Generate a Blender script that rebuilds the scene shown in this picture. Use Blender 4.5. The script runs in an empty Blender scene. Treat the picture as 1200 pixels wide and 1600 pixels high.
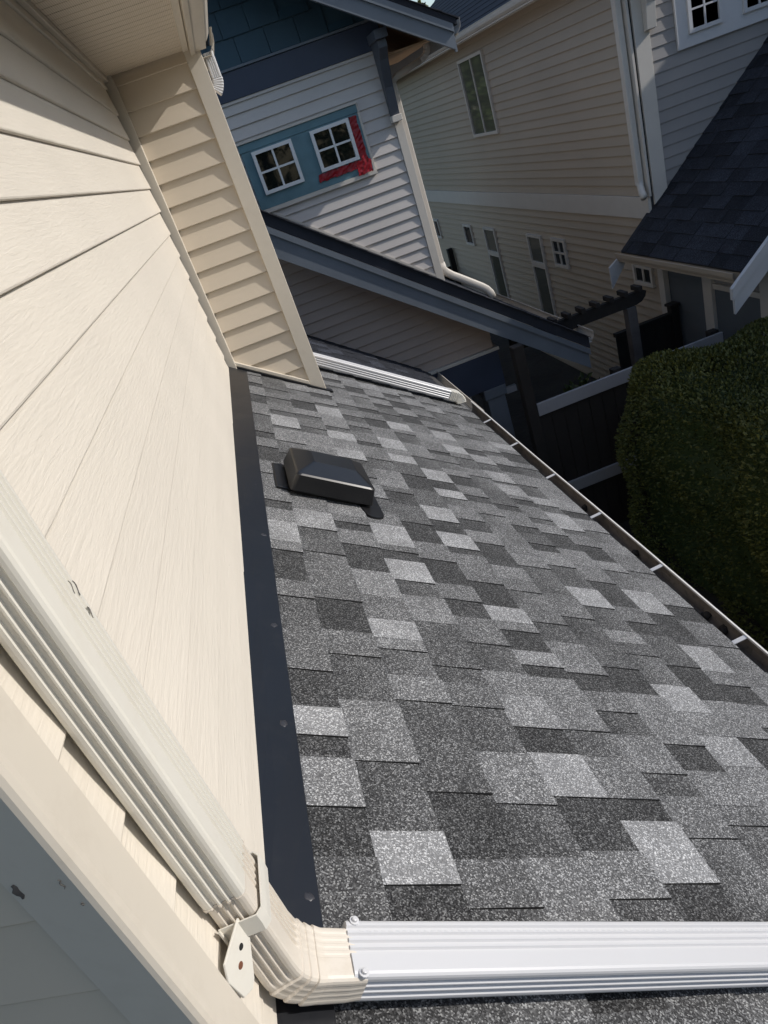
import bpy, bmesh, math, random
import numpy as np
from mathutils import Vector, Matrix

random.seed(7); rng = np.random.default_rng(7)
scn = bpy.context.scene
COL = scn.collection

# ------------------------------------------------------------------ camera
CAM = Vector((0.315, 0.0, 0.9))
right = Vector((0.92876226, -0.21228333, -0.30386912))
down = Vector((-0.36695574, -0.4107056, -0.83466424))
fwd = Vector((0.05238456, 0.88671117, -0.45934645))
cd = bpy.data.cameras.new('camera'); cam = bpy.data.objects.new('camera', cd); COL.objects.link(cam)
cd.sensor_fit = 'VERTICAL'; cd.sensor_height = 36; cd.lens = 1106.17 / 1600 * 36
cd.clip_start = 0.02; cd.clip_end = 600
M3 = Matrix((right, -down, -fwd)).transposed()
cam.matrix_world = Matrix.Translation(CAM) @ M3.to_4x4()
scn.camera = cam

# ------------------------------------------------------------------ sky, sun, exposure
SUN_EL, SUN_AZ = math.radians(31.0), math.radians(-12.0)      # azimuth from +X towards +Y
w = bpy.data.worlds.new('World'); scn.world = w; w.use_nodes = True
nt = w.node_tree; nt.nodes.clear()
sky = nt.nodes.new('ShaderNodeTexSky'); sky.sky_type = 'NISHITA'; sky.sun_disc = False
sky.sun_elevation = SUN_EL; sky.sun_rotation = math.radians(90) - SUN_AZ
sky.air_density = 1.0; sky.dust_density = 1.1; sky.ozone_density = 0.7
bg = nt.nodes.new('ShaderNodeBackground'); bg.inputs[1].default_value = 0.13
out = nt.nodes.new('ShaderNodeOutputWorld')
nt.links.new(sky.outputs[0], bg.inputs[0]); nt.links.new(bg.outputs[0], out.inputs[0])
ld = bpy.data.lights.new('sun', 'SUN'); ld.energy = 2.7; ld.angle = math.radians(0.53); ld.color = (1.0, 0.955, 0.90)
sun = bpy.data.objects.new('sun', ld); COL.objects.link(sun)
sd = Vector((math.cos(SUN_EL) * math.cos(SUN_AZ), math.cos(SUN_EL) * math.sin(SUN_AZ), math.sin(SUN_EL)))
sun.rotation_euler = sd.to_track_quat('Z', 'Y').to_euler(); sun.location = (20, 0, 15)
scn.view_settings.view_transform = 'Standard'; scn.view_settings.look = 'None'
scn.view_settings.gamma = 1; scn.view_settings.use_curve_mapping = False
scn.view_settings.exposure = 0.30

GROUND = -3.7
S = 0.713; SL = math.hypot(1, S)

# ------------------------------------------------------------------ materials
def new_mat(name):
    m = bpy.data.materials.new(name); m.use_nodes = True
    t = m.node_tree; b = t.nodes['Principled BSDF']
    return m, t, b
def N(t, typ, **kw):
    n = t.nodes.new(typ)
    for k, v in kw.items(): setattr(n, k, v)
    return n
def L(t, a, b): t.links.new(a, b)
def rgba(c): return (c[0], c[1], c[2], 1)

def paint(name, col, rough=0.5, var=0.06, dirt=0.0, dirtcol=None, scale=3.0, bump=0.0, bscale=(60, 60, 60), bdist=0.002, spec=0.5, metal=0.0, rand=0.0, fine=0.0):
    m, t, b = new_mat(name)
    tc = N(t, 'ShaderNodeTexCoord')
    n1 = N(t, 'ShaderNodeTexNoise'); n1.inputs['Scale'].default_value = scale; n1.inputs['Detail'].default_value = 6
    L(t, tc.outputs['Object'], n1.inputs['Vector'])
    mr = N(t, 'ShaderNodeMapRange'); mr.inputs['From Min'].default_value = 0.3; mr.inputs['From Max'].default_value = 0.7
    mr.inputs['To Min'].default_value = 1 - var; mr.inputs['To Max'].default_value = 1 + var
    L(t, n1.outputs['Fac'], mr.inputs['Value'])
    val = mr.outputs[0]
    if rand:
        oi = N(t, 'ShaderNodeObjectInfo'); r2 = N(t, 'ShaderNodeMapRange')
        r2.inputs['To Min'].default_value = 1 - rand; r2.inputs['To Max'].default_value = 1 + rand
        L(t, oi.outputs['Random'], r2.inputs['Value'])
        mm = N(t, 'ShaderNodeMath', operation='MULTIPLY'); L(t, val, mm.inputs[0]); L(t, r2.outputs[0], mm.inputs[1]); val = mm.outputs[0]
    vm = N(t, 'ShaderNodeVectorMath', operation='SCALE'); vm.inputs[0].default_value = col
    L(t, val, vm.inputs['Scale'])
    colout = vm.outputs[0]
    if dirt > 0:
        n2 = N(t, 'ShaderNodeTexNoise'); n2.inputs['Scale'].default_value = scale * 5; n2.inputs['Detail'].default_value = 8; n2.inputs['Roughness'].default_value = 0.7
        L(t, tc.outputs['Object'], n2.inputs['Vector'])
        r = N(t, 'ShaderNodeMapRange'); r.inputs['From Min'].default_value = 0.52; r.inputs['From Max'].default_value = 0.78; r.inputs['To Max'].default_value = dirt
        L(t, n2.outputs['Fac'], r.inputs['Value'])
        mx = N(t, 'ShaderNodeMix', data_type='RGBA'); L(t, r.outputs[0], mx.inputs['Factor']); L(t, colout, mx.inputs['A'])
        mx.inputs['B'].default_value = rgba(dirtcol or [c * 0.5 for c in col]); colout = mx.outputs['Result']
    if fine:
        vo = N(t, 'ShaderNodeTexVoronoi'); vo.inputs['Scale'].default_value = 13
        L(t, tc.outputs['Object'], vo.inputs['Vector'])
        rv = N(t, 'ShaderNodeMapRange'); rv.inputs['From Min'].default_value = 0.010; rv.inputs['From Max'].default_value = 0.026; rv.inputs['To Min'].default_value = fine; rv.inputs['To Max'].default_value = 0
        L(t, vo.outputs['Distance'], rv.inputs['Value'])
        mv = N(t, 'ShaderNodeMix', data_type='RGBA'); L(t, rv.outputs[0], mv.inputs['Factor']); L(t, colout, mv.inputs['A']); mv.inputs['B'].default_value = (0.10, 0.085, 0.07, 1); colout = mv.outputs['Result']
    L(t, colout, b.inputs['Base Color'])
    b.inputs['Roughness'].default_value = rough; b.inputs['Specular IOR Level'].default_value = spec; b.inputs['Metallic'].default_value = metal
    if bump:
        mp = N(t, 'ShaderNodeMapping'); mp.inputs['Scale'].default_value = bscale
        L(t, tc.outputs['Object'], mp.inputs['Vector'])
        nb = N(t, 'ShaderNodeTexNoise'); nb.inputs['Scale'].default_value = 1; nb.inputs['Detail'].default_value = 3; nb.inputs['Distortion'].default_value = 0.6
        L(t, mp.outputs[0], nb.inputs['Vector'])
        bp = N(t, 'ShaderNodeBump'); bp.inputs['Strength'].default_value = bump; bp.inputs['Distance'].default_value = bdist
        L(t, nb.outputs['Fac'], bp.inputs['Height']); L(t, bp.outputs[0], b.inputs['Normal'])
    return m

CREAM = (0.70, 0.645, 0.555)
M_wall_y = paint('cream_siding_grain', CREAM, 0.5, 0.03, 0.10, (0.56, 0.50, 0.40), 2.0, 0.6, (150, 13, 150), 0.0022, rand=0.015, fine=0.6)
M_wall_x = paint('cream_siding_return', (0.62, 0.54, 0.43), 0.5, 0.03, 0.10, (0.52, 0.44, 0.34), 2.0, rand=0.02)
M_trim = paint('cream_trim', (0.62, 0.565, 0.475), 0.45, 0.03, 0.22, (0.42, 0.36, 0.28), 3.0, 0.1, (60, 60, 60), 0.001)
M_pipe_cream = paint('downspout_cream', (0.72, 0.69, 0.61), 0.34, 0.02, 0.25, (0.58, 0.51, 0.40), 4.0)
M_pipe_old = paint('elbow_cream', (0.68, 0.62, 0.53), 0.4, 0.03, 0.4, (0.52, 0.44, 0.33), 5.0)
M_pipe_white = paint('downspout_white', (0.60, 0.60, 0.605), 0.3, 0.01, 0.12, (0.62, 0.6, 0.56), 6.0)
M_screw = paint('screw_zinc', (0.7, 0.7, 0.68), 0.3, 0.05, metal=0.6)
M_rust = paint('rusty_hole', (0.16, 0.06, 0.03), 0.8)
M_black = paint('black_gap', (0.012, 0.012, 0.012), 0.8)
M_flash = paint('flashing_dark_metal', (0.008, 0.009, 0.012), 0.38, 0.12, 0.3, (0.03, 0.028, 0.026), 4.0, 0.15, (9, 9, 9), 0.004)
M_seal = paint('sealant_dark', (0.035, 0.035, 0.04), 0.4, 0.2, scale=60)
M_vent = paint('vent_plastic', (0.011, 0.011, 0.012), 0.30, 0.12, 0.18, (0.04, 0.038, 0.036), 8.0, 0.06, (300, 300, 300), 0.0005)
M_soffit = None
M_gut_in = paint('gutter_inside_dirty', (0.22, 0.19, 0.165), 0.7, 0.25, 0.9, (0.04, 0.033, 0.026), 7.0)
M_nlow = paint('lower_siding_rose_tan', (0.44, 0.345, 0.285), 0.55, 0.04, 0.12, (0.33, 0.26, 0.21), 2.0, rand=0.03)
M_gut_low = paint('eave_gutter_white', (0.72, 0.70, 0.66), 0.4, 0.03, 0.3, (0.4, 0.35, 0.28), 8.0)
M_gut_out = paint('gutter_cream', (0.70, 0.64, 0.54), 0.4, 0.03, 0.3, (0.4, 0.35, 0.28), 8.0)
M_debris = paint('gutter_debris', (0.045, 0.036, 0.028), 0.9, 0.5, 0.6, (0.015, 0.012, 0.01), 20.0, 1.0, (90, 90, 90), 0.006)
M_deck = paint('roof_deck', (0.05, 0.05, 0.052), 0.9)
M_nsid = paint('neighbour_siding', (0.55, 0.51, 0.475), 0.55, 0.04, 0.12, (0.36, 0.33, 0.3), 2.0, rand=0.03)
M_ntrim = paint('neighbour_trim', (0.60, 0.555, 0.49), 0.5, 0.03, 0.12)
M_blue = paint('blue_grey_paint', (0.145, 0.165, 0.19), 0.5, 0.08, 0.22, (0.19, 0.205, 0.22), 4.0)
M_bracket = paint('bracket_dark_blue', (0.075, 0.083, 0.10), 0.5, 0.08, 0.2, (0.11, 0.12, 0.135), 6.0)
M_navy = paint('navy_band', (0.040, 0.052, 0.085), 0.5, 0.1, 0.2, (0.06, 0.07, 0.09), 4.0)
M_teal = paint('teal_shingle', (0.030, 0.070, 0.098), 0.6, 0.12, 0.2, (0.02, 0.045, 0.065), 3.0, 0.3, (120, 120, 12), 0.002, rand=0.10)
M_teal_casing = paint('teal_window_casing', (0.115, 0.215, 0.25), 0.6, 0.12, 0.5, (0.17, 0.26, 0.28), 8.0)
M_white = paint('white_window_vinyl', (0.74, 0.74, 0.73), 0.4, 0.02)
M_red = paint('red_tape', (0.28, 0.006, 0.014), 0.38, 0.25, 0.3, (0.16, 0.004, 0.01), 16.0, 0.5, (25, 25, 25), 0.006)
M_tan = paint('tan_siding', (0.43, 0.36, 0.28), 0.55, 0.04, 0.1, (0.3, 0.25, 0.19), 1.2, rand=0.03)
M_tantrim = paint('tan_trim_white', (0.62, 0.58, 0.52), 0.5, 0.03, 0.12)
M_grey = paint('grey_siding', (0.31, 0.295, 0.285), 0.55, 0.04, rand=0.03)
M_whitetrim = paint('white_painted_trim', (0.60, 0.60, 0.605), 0.5, 0.03, 0.1)
M_ply = paint('plywood_soffit', (0.52, 0.36, 0.22), 0.7, 0.12, 0.5, (0.36, 0.2, 0.1), 6.0)
M_darkroof = paint('dark_roof_plain', (0.022, 0.024, 0.032), 0.9, 0.2, rand=0.2)
M_wood_dark = paint('dark_weathered_wood', (0.018, 0.015, 0.013), 0.8, 0.2, 0.3, (0.03, 0.025, 0.022), 5.0, 0.4, (60, 60, 8), 0.003, rand=0.15)
M_wood_grey = paint('grey_weathered_wood', (0.10, 0.09, 0.085), 0.8, 0.2, 0.3, (0.06, 0.05, 0.045), 5.0, 0.4, (60, 60, 8), 0.003, rand=0.15)
M_rail = paint('white_fence_rail', (0.30, 0.30, 0.315), 0.6, 0.06, 0.2)
M_bluepanel = paint('blue_grey_panel', (0.12, 0.14, 0.16), 0.6, 0.05)
M_soil = paint('dark_soil_ground', (0.035, 0.030, 0.025), 0.95, 0.3, 0.5, (0.05, 0.055, 0.03), 1.5, 0.6, (8, 8, 8), 0.03)
M_bark = paint('bark', (0.06, 0.045, 0.032), 0.9, 0.3)

def glass_mat(name, col):
    m, t, b = new_mat(name)
    b.inputs['Base Color'].default_value = rgba(col); b.inputs['Roughness'].default_value = 0.03
    b.inputs['Specular IOR Level'].default_value = 0.6
    tc = N(t, 'ShaderNodeTexCoord'); nb = N(t, 'ShaderNodeTexNoise'); nb.inputs['Scale'].default_value = 3
    L(t, tc.outputs['Object'], nb.inputs['Vector'])
    bp = N(t, 'ShaderNodeBump'); bp.inputs['Strength'].default_value = 0.12; bp.inputs['Distance'].default_value = 0.01
    L(t, nb.outputs['Fac'], bp.inputs['Height']); L(t, bp.outputs[0], b.inputs['Normal'])
    return m
M_glass = glass_mat('window_glass_dark', (0.008, 0.010, 0.010))
M_glass2 = glass_mat('window_glass_reflection_tint', (0.12, 0.12, 0.095))  # pale olive of reflected greenery put into the pane colour

def soffit_mat():
    m, t, b = new_mat('vented_soffit')
    tc = N(t, 'ShaderNodeTexCoord')
    v = N(t, 'ShaderNodeTexVoronoi'); v.voronoi_dimensions = '2D'; v.inputs['Scale'].default_value = 150; v.inputs['Randomness'].default_value = 0
    L(t, tc.outputs['Object'], v.inputs['Vector'])
    r = N(t, 'ShaderNodeMapRange'); r.inputs['From Min'].default_value = 0.2; r.inputs['From Max'].default_value = 0.3
    L(t, v.outputs['Distance'], r.inputs['Value'])
    mx = N(t, 'ShaderNodeMix', data_type='RGBA'); L(t, r.outputs[0], mx.inputs['Factor'])
    mx.inputs['A'].default_value = (0.40, 0.345, 0.275, 1); mx.inputs['B'].default_value = (0.70, 0.61, 0.49, 1)
    L(t, mx.outputs['Result'], b.inputs['Base Color']); b.inputs['Roughness'].default_value = 0.55
    return m
M_soffit = soffit_mat()

def shingle_mat(name, tint=(1, 1, 1), scale=430, contrast=1.0):
    m, t, b = new_mat(name)
    tc = N(t, 'ShaderNodeTexCoord')
    at = N(t, 'ShaderNodeAttribute', attribute_name='tone')
    v = N(t, 'ShaderNodeTexVoronoi'); v.inputs['Scale'].default_value = scale
    L(t, tc.outputs['Object'], v.inputs['Vector'])
    sp = N(t, 'ShaderNodeSeparateColor'); L(t, v.outputs['Color'], sp.inputs[0])
    cr = N(t, 'ShaderNodeValToRGB'); e = cr.color_ramp.elements
    e[0].position = 0.0; e[0].color = (0.18, 0.18, 0.19, 1); e[1].position = 1.0; e[1].color = (3.2, 3.2, 3.1, 1)
    for p, c in ((0.30, 0.40), (0.62, 0.78), (0.80, 1.35), (0.90, 2.5)):
        q = cr.color_ramp.elements.new(p); q.color = (c, c, c, 1)
    L(t, sp.outputs[0], cr.inputs[0])
    # light tabs have less contrast, their granules blend
    n1 = N(t, 'ShaderNodeTexNoise'); n1.inputs['Scale'].default_value = 9; n1.inputs['Detail'].default_value = 5
    L(t, tc.outputs['Object'], n1.inputs['Vector'])
    mr = N(t, 'ShaderNodeMapRange'); mr.inputs['From Min'].default_value = 0.3; mr.inputs['From Max'].default_value = 0.7; mr.inputs['To Min'].default_value = 0.86; mr.inputs['To Max'].default_value = 1.14
    L(t, n1.outputs['Fac'], mr.inputs['Value'])
    tone = N(t, 'ShaderNodeMath', operation='MULTIPLY'); L(t, at.outputs['Fac'], tone.inputs[0]); L(t, mr.outputs[0], tone.inputs[1])
    pw = N(t, 'ShaderNodeMapRange'); pw.inputs['From Min'].default_value = 0.06; pw.inputs['From Max'].default_value = 0.34
    pw.inputs['To Min'].default_value = 0.0; pw.inputs['To Max'].default_value = 0.55
    L(t, at.outputs['Fac'], pw.inputs['Value'])
    mixg = N(t, 'ShaderNodeMix', data_type='RGBA'); L(t, pw.outputs[0], mixg.inputs['Factor']); L(t, cr.outputs[0], mixg.inputs['A']); mixg.inputs['B'].default_value = (1, 1, 1, 1)
    vm = N(t, 'ShaderNodeVectorMath', operation='SCALE'); L(t, mixg.outputs['Result'], vm.inputs[0]); L(t, tone.outputs[0], vm.inputs['Scale'])
    v2 = N(t, 'ShaderNodeVectorMath', operation='MULTIPLY'); L(t, vm.outputs[0], v2.inputs[0]); v2.inputs[1].default_value = tint
    v3 = N(t, 'ShaderNodeVectorMath', operation='MINIMUM'); L(t, v2.outputs[0], v3.inputs[0]); v3.inputs[1].default_value = (0.72, 0.72, 0.70)
    L(t, v3.outputs[0], b.inputs['Base Color']); b.inputs['Roughness'].default_value = 0.85; b.inputs['Specular IOR Level'].default_value = 0.25
    bp = N(t, 'ShaderNodeBump'); bp.inputs['Strength'].default_value = 0.5; bp.inputs['Distance'].default_value = 0.0012
    L(t, v.outputs['Distance'], bp.inputs['Height']); L(t, bp.outputs[0], b.inputs['Normal'])
    return m
M_shingle = shingle_mat('granulated_shingle', (0.99, 1.0, 1.01), 420)
M_shingle_dk = shingle_mat('dark_granulated_shingle', (0.90, 1.0, 1.3))

M_asph = paint('asphalt_cut_edge', (0.016, 0.016, 0.016), 0.95)
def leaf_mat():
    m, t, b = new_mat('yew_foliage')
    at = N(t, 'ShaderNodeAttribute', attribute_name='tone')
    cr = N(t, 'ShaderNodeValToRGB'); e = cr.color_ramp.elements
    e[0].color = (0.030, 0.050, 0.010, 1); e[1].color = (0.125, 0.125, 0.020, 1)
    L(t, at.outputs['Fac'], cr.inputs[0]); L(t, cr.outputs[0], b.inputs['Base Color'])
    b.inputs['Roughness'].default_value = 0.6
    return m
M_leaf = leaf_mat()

# ------------------------------------------------------------------ mesh helpers
def tag(o, label=None, cat=None, group=None, kind=None):
    if label: o['label'] = label
    if cat: o['category'] = cat
    if group: o['group'] = group
    if kind: o['kind'] = kind
    return o
def thing(name, label, cat, loc=(0, 0, 0), group=None):
    o = bpy.data.objects.new(name, None); COL.objects.link(o); o.location = loc; o.empty_display_size = 0.2
    tag(o, label, cat, group); o['_b'] = 0; del o['_b']
    return o
def wpos(o):
    v = Vector(o.location)
    return v
def link(name, me, mat, parent=None):
    o = bpy.data.objects.new(name, me); COL.objects.link(o)
    if mat is not None and not me.materials: me.materials.append(mat)
    if parent is not None:
        o.parent = parent
        if parent.type == 'EMPTY': o.matrix_parent_inverse = Matrix.Translation(-wpos(parent))
    return o
def obj(name, verts, faces, mat, parent=None, tone=None, bevel=0, smooth=False, fix=True):
    me = bpy.data.meshes.new(name); me.from_pydata([tuple(v) for v in verts], [], faces)
    if fix:
        bm = bmesh.new(); bm.from_mesh(me); bmesh.ops.recalc_face_normals(bm, faces=bm.faces); bm.to_mesh(me); bm.free()
    if tone is not None:
        a = me.attributes.new('tone', 'FLOAT', 'POINT'); a.data.foreach_set('value', np.asarray(tone, dtype=np.float32))
    if smooth:
        me.polygons.foreach_set('use_smooth', [True] * len(me.polygons))
    me.update()
    o = link(name, me, mat, parent)
    if bevel:
        b = o.modifiers.new('bevel', 'BEVEL'); b.width = bevel; b.segments = 2; b.limit_method = 'ANGLE'
    return o
BOXF = [(0, 1, 3, 2), (4, 6, 7, 5), (0, 4, 5, 1), (2, 3, 7, 6), (0, 2, 6, 4), (1, 5, 7, 3)]
def box_v(F, s0, s1, d0, d1, z0, z1):
    return [F(s, d, z) for s in (s0, s1) for d in (d0, d1) for z in (z0, z1)]
def fbox(name, F, s0, s1, d0, d1, z0, z1, mat, parent=None, bevel=0):
    return obj(name, box_v(F, s0, s1, d0, d1, z0, z1), BOXF, mat, parent, bevel=bevel)
XYZ = lambda x, y, z: (x, y, z)
class MB:
    def __init__(s): s.v = []; s.f = []; s.t = []
    def add(s, v, f, tone=None):
        k = len(s.v); s.v += [tuple(p) for p in v]; s.f += [tuple(i + k for i in q) for q in f]
        s.t += list(tone) if tone is not None else [0.1] * len(v)
    def box(s, F, a, b, c, d, e, f): s.add(box_v(F, a, b, c, d, e, f), BOXF)
    def build(s, name, mat, parent=None, tone=False, bevel=0, smooth=False, fix=True):
        return obj(name, s.v, s.f, mat, parent, s.t if tone else None, bevel, smooth, fix)
def sweep(rings, closed=True, caps=True):
    n = len(rings[0]); v = [p for r in rings for p in r]; f = []
    for i in range(len(rings) - 1):
        for j in range(n if closed else n - 1):
            a = i * n + j; b = i * n + (j + 1) % n
            f.append((a, b, b + n, a + n))
    if caps and closed:
        f.append(tuple(range(n))); f.append(tuple(range((len(rings) - 1) * n, len(rings) * n)))
    return v, f
def extrude(prof, F, s0, s1):
    """prof: closed polygon (d, z); F(s, d, z)"""
    return sweep([[F(s0, d, z) for d, z in prof], [F(s1, d, z) for d, z in prof]])
def thick(poly, th):
    """open polyline of 2D points -> closed thin polygon"""
    P = [Vector(p) for p in poly]; off = []
    for i, p in enumerate(P):
        a = (P[i] - P[i - 1]) if i else (P[1] - P[0]); b = (P[i + 1] - P[i]) if i < len(P) - 1 else a
        d = (a.normalized() + b.normalized()); d = d.normalized() if d.length > 1e-6 else a.normalized()
        off.append((p.x - d.y * th, p.y + d.x * th))
    return [tuple(p) for p in P] + off[::-1]
def strip_extrude(poly, th, F, s0, s1, n=1):
    """thin sheet following an open polyline"""
    q = thick(poly, th); m = len(poly)
    rings = [[F(s0 + (s1 - s0) * i / n, d, z) for d, z in q] for i in range(n + 1)]
    v, f = sweep(rings, True, False); k = len(q)
    for base in (0, n * k):
        for i in range(m - 1): f.append((base + i, base + i + 1, base + k - 2 - i, base + k - 1 - i))
    return v, f

# wall frames: s along, d outward, z up
def face_px(x0): return lambda s, d, z: (x0 + d, s, z)      # wall looking to +X
def face_mx(x0): return lambda s, d, z: (x0 - d, s, z)      # wall looking to -X
def face_my(y0): return lambda s, d, z: (s, y0 - d, z)      # wall looking to -Y
def lap_prof(z0, e, p):
    return [(-0.004, z0 + 0.001), (p - 0.004, z0), (p - 0.001, z0 + 0.0012), (p, z0 + 0.004), (p * 0.55, z0 + e * 0.5), (0.0015, z0 + e + 0.012), (-0.004, z0 + e + 0.012)]
def plank(F, s0, s1, z0, e, p, mat, parent):
    v, f = extrude(lap_prof(z0, e, p), F, s0, s1)
    return obj('plank', v, f, mat, parent)

def window(F, s0, s1, z0, z1, parent, mat=M_white, glass=M_glass, fw=0.035, cols=2, rows=2, d0=0.0, depth=0.05, mun=0.018):
    mb = MB()
    mb.box(F, s0, s1, d0, d0 + depth, z0, z0 + fw); mb.box(F, s0, s1, d0, d0 + depth, z1 - fw, z1)
    mb.box(F, s0, s0 + fw, d0, d0 + depth, z0 + fw, z1 - fw); mb.box(F, s1 - fw, s1, d0, d0 + depth, z0 + fw, z1 - fw)
    wo = mb.build('window', mat, parent)
    a0, a1, b0, b1 = s0 + fw, s1 - fw, z0 + fw, z1 - fw
    cw = (a1 - a0) / cols; rh = (b1 - b0) / rows
    for i in range(cols):
        for j in range(rows):
            fbox('pane', F, a0 + i * cw + mun / 2 * (i > 0), a0 + (i + 1) * cw - mun / 2 * (i < cols - 1), d0 + 0.004, d0 + depth - 0.026,
                 b0 + j * rh + mun / 2 * (j > 0), b0 + (j + 1) * rh - mun / 2 * (j < rows - 1), glass, wo)
    for i in range(1, cols): fbox('muntin', F, a0 + i * cw - mun / 2, a0 + i * cw + mun / 2, d0 + 0.004, d0 + depth - 0.010, b0, b1, mat, wo)
    for j in range(1, rows): fbox('muntin', F, a0, a1, d0 + 0.004, d0 + depth - 0.012, b0 + j * rh - mun / 2, b0 + j * rh + mun / 2, mat, wo)
    return wo

def project(p):
    q = Vector(p) - CAM; z = q.dot(fwd)
    if z <= 0.02: return None
    return 600 + 1106.17 * q.dot(right) / z, 800 + 1106.17 * q.dot(down) / z, z

def edge_faces(o):
    me = o.data; me.materials.append(M_asph)
    for i, p in enumerate(me.polygons): p.material_index = 0 if i % 6 == 1 else 1
def shingles(parent, O, D, A, Nn, t_top, butts, a0, a1, wrange, tonefun, mat, limit, th=0.004, skip=None, lay=None, under=0.014, jitter=0.002):
    """courses of separate shingle tabs. O origin, D down-slope, A along, Nn normal; butts: slope distance of each course's lower edge."""
    O, D, A, Nn = Vector(O), Vector(D), Vector(A), Vector(Nn)
    P = lambda a, t, h: O + A * a + D * t + Nn * h
    items = []; prev = t_top
    for k, tb in enumerate(butts):
        a = a0; tab = random.random() < 0.5; pieces = []
        if lay and k in lay: pieces = lay[k]
        else:
            while a < a1 - 1e-6:
                wd = random.uniform(*wrange[0 if tab else 1]); b = min(a1, a + wd)
                if a1 - b < 0.03: b = a1
                pieces.append((a, b, tab, None)); a = b; tab = not tab
        for (a, b, tab, tn) in pieces:
            if skip and skip(k, a, b, prev, tb): continue
            raise_ = th if tab else 0.0
            tj = tb + random.uniform(-jitter, jitter) - (0 if tab else 0.001)
            h0 = 0.0008 + 0.3 * raise_; h1 = 0.0052 + raise_
            t0 = prev - under; g = 0.0006
            v = [P(a + g, t0, -0.004), P(b - g, t0, -0.004), P(b - g, tj, -0.001), P(a + g, tj, -0.001),
                 P(a + g, t0, h0), P(b - g, t0, h0), P(b - g, tj, h1), P(a + g, tj, h1)]
            f = [(0, 3, 2, 1), (4, 5, 6, 7), (0, 1, 5, 4), (1, 2, 6, 5), (2, 3, 7, 6), (3, 0, 4, 7)]
            tt = tn if tn is not None else tonefun(tab)
            tones = [tt[0]] * 2 + [tt[1]] * 2; tones = tones + tones
            c = P((a + b) / 2, (prev + tj) / 2, 0); pr = project(c)
            score = 0
            if pr and -40 < pr[0] < 1240 and -40 < pr[1] < 1640: score = (b - a) / pr[2] ** 2
            items.append((score, v, f, tones))
        prev = tb
    items.sort(key=lambda i: -i[0])
    for it in items[:limit]:
        edge_faces(obj('shingle', it[1], it[2], mat, parent, it[3], fix=False))
    rest = items[limit:]
    if rest:
        mb = MB()
        for it in rest: mb.add(it[1], it[2], it[3])
        r = mb.build('shingle_courses', mat, parent, tone=True, fix=False); r['kind'] = 'stuff'; edge_faces(r)

# ================================================================== GROUND
g = obj('ground', [(-150, -150, GROUND), (150, -150, GROUND), (150, 200, GROUND), (-150, 200, GROUND)], [(0, 1, 2, 3)], M_soil); g['kind'] = 'structure'

# ================================================================== OUR HOUSE
house = thing('house', 'cream lap-sided house with grey shingled lean-to roof in the foreground', 'house', (0.0, 2.5, GROUND))
YC = 4.17
# --- long wall, X = 0
wall = obj('long_wall', box_v(XYZ, -0.14, -0.004, 0.52, YC + 0.6, GROUND, 1.56), BOXF, M_deck, house)
FW = face_px(0.0)
E0 = 0.1122
plank(FW, 0.496, 4.075, -0.022, 0.101, 0.010, M_wall_y, wall)
for k in range(13):
    z0 = 0.079 + E0 * k
    if z0 > 1.47: break
    plank(FW, 0.496, 4.055 + random.uniform(-0.006, 0.006), z0, min(E0, 1.49 - z0), 0.012, M_wall_y, wall)
fbox('starter_strip', FW, 0.496, 4.10, 0.0, 0.016, -0.03, -0.006, M_trim, house, 0.002)
# near outside corner board, two legs; end leg angled to fall into shade
v, f = extrude([(-0.052, 0.449), (-0.052, 0.461), (-0.010, 0.4615), (-0.010, 0.495), (0.018, 0.495), (0.018, 0.447), (0.0172, 0.440), (0.0145, 0.4355), (0.010, 0.433), (0.005, 0.4325)],
               lambda s, d, z: (d, z, s), -0.08, 1.49)
obj('corner_board', v, f, M_trim, house)
# near end wall looking to -Y
nw = obj('near_end_wall', box_v(XYZ, -4.0, -0.012, 1.48, 1.6, GROUND, 1.56), BOXF, M_deck, house)
FN = lambda s, d, z: (s - 0.25 * d, 0.466 - d - 0.25 * (s + 0.05), z)      # skewed so the sun misses it; shade built into the angle
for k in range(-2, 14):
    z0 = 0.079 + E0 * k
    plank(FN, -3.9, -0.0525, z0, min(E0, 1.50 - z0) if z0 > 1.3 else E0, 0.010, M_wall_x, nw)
# --- bump-out wall looking to -Y
bump = obj('bump_out_wall', box_v(XYZ, -0.01, 0.462, YC + 0.003, 4.78, -0.75, 1.56), BOXF, M_deck, house)
FB = face_my(YC)
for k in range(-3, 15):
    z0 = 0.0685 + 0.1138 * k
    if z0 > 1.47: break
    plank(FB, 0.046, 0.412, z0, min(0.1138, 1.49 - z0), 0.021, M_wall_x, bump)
# side of the bump-out
FBS = face_px(0.462)
for k in range(-4, 15):
    z0 = 0.0685 + 0.1138 * k
    if z0 > 1.47: break
    plank(FBS, 4.20, 4.78, z0, min(0.1138, 1.49 - z0), 0.021, M_wall_x, bump)
# inside corner post
fbox('corner_post', XYZ, 0.0, 0.047, 4.108, YC + 0.002, -0.06, 1.487, M_trim, house, 0.003)
# outside corner board of the bump-out: foot cut to the roof slope
def sloped_board(name, x0, x1, y0, y1, ztop, lift, mat, parent, bevel=0.003):
    zb = lambda x: -S * x + lift
    v = [(x0, y0, zb(x0)), (x0, y0, ztop), (x0, y1, zb(x0)), (x0, y1, ztop), (x1, y0, zb(x1)), (x1, y0, ztop), (x1, y1, zb(x1)), (x1, y1, ztop)]
    return obj(name, v, BOXF, mat, parent, bevel=bevel)
cb = sloped_board('corner_board', 0.408, 0.488, YC - 0.0265, YC + 0.0015, 1.486, 0.006, M_trim, house)
sloped_board('corner_return', 0.4645, 0.4875, YC + 0.002, YC + 0.085, 1.486, 0.006, M_trim, cb)
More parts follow.
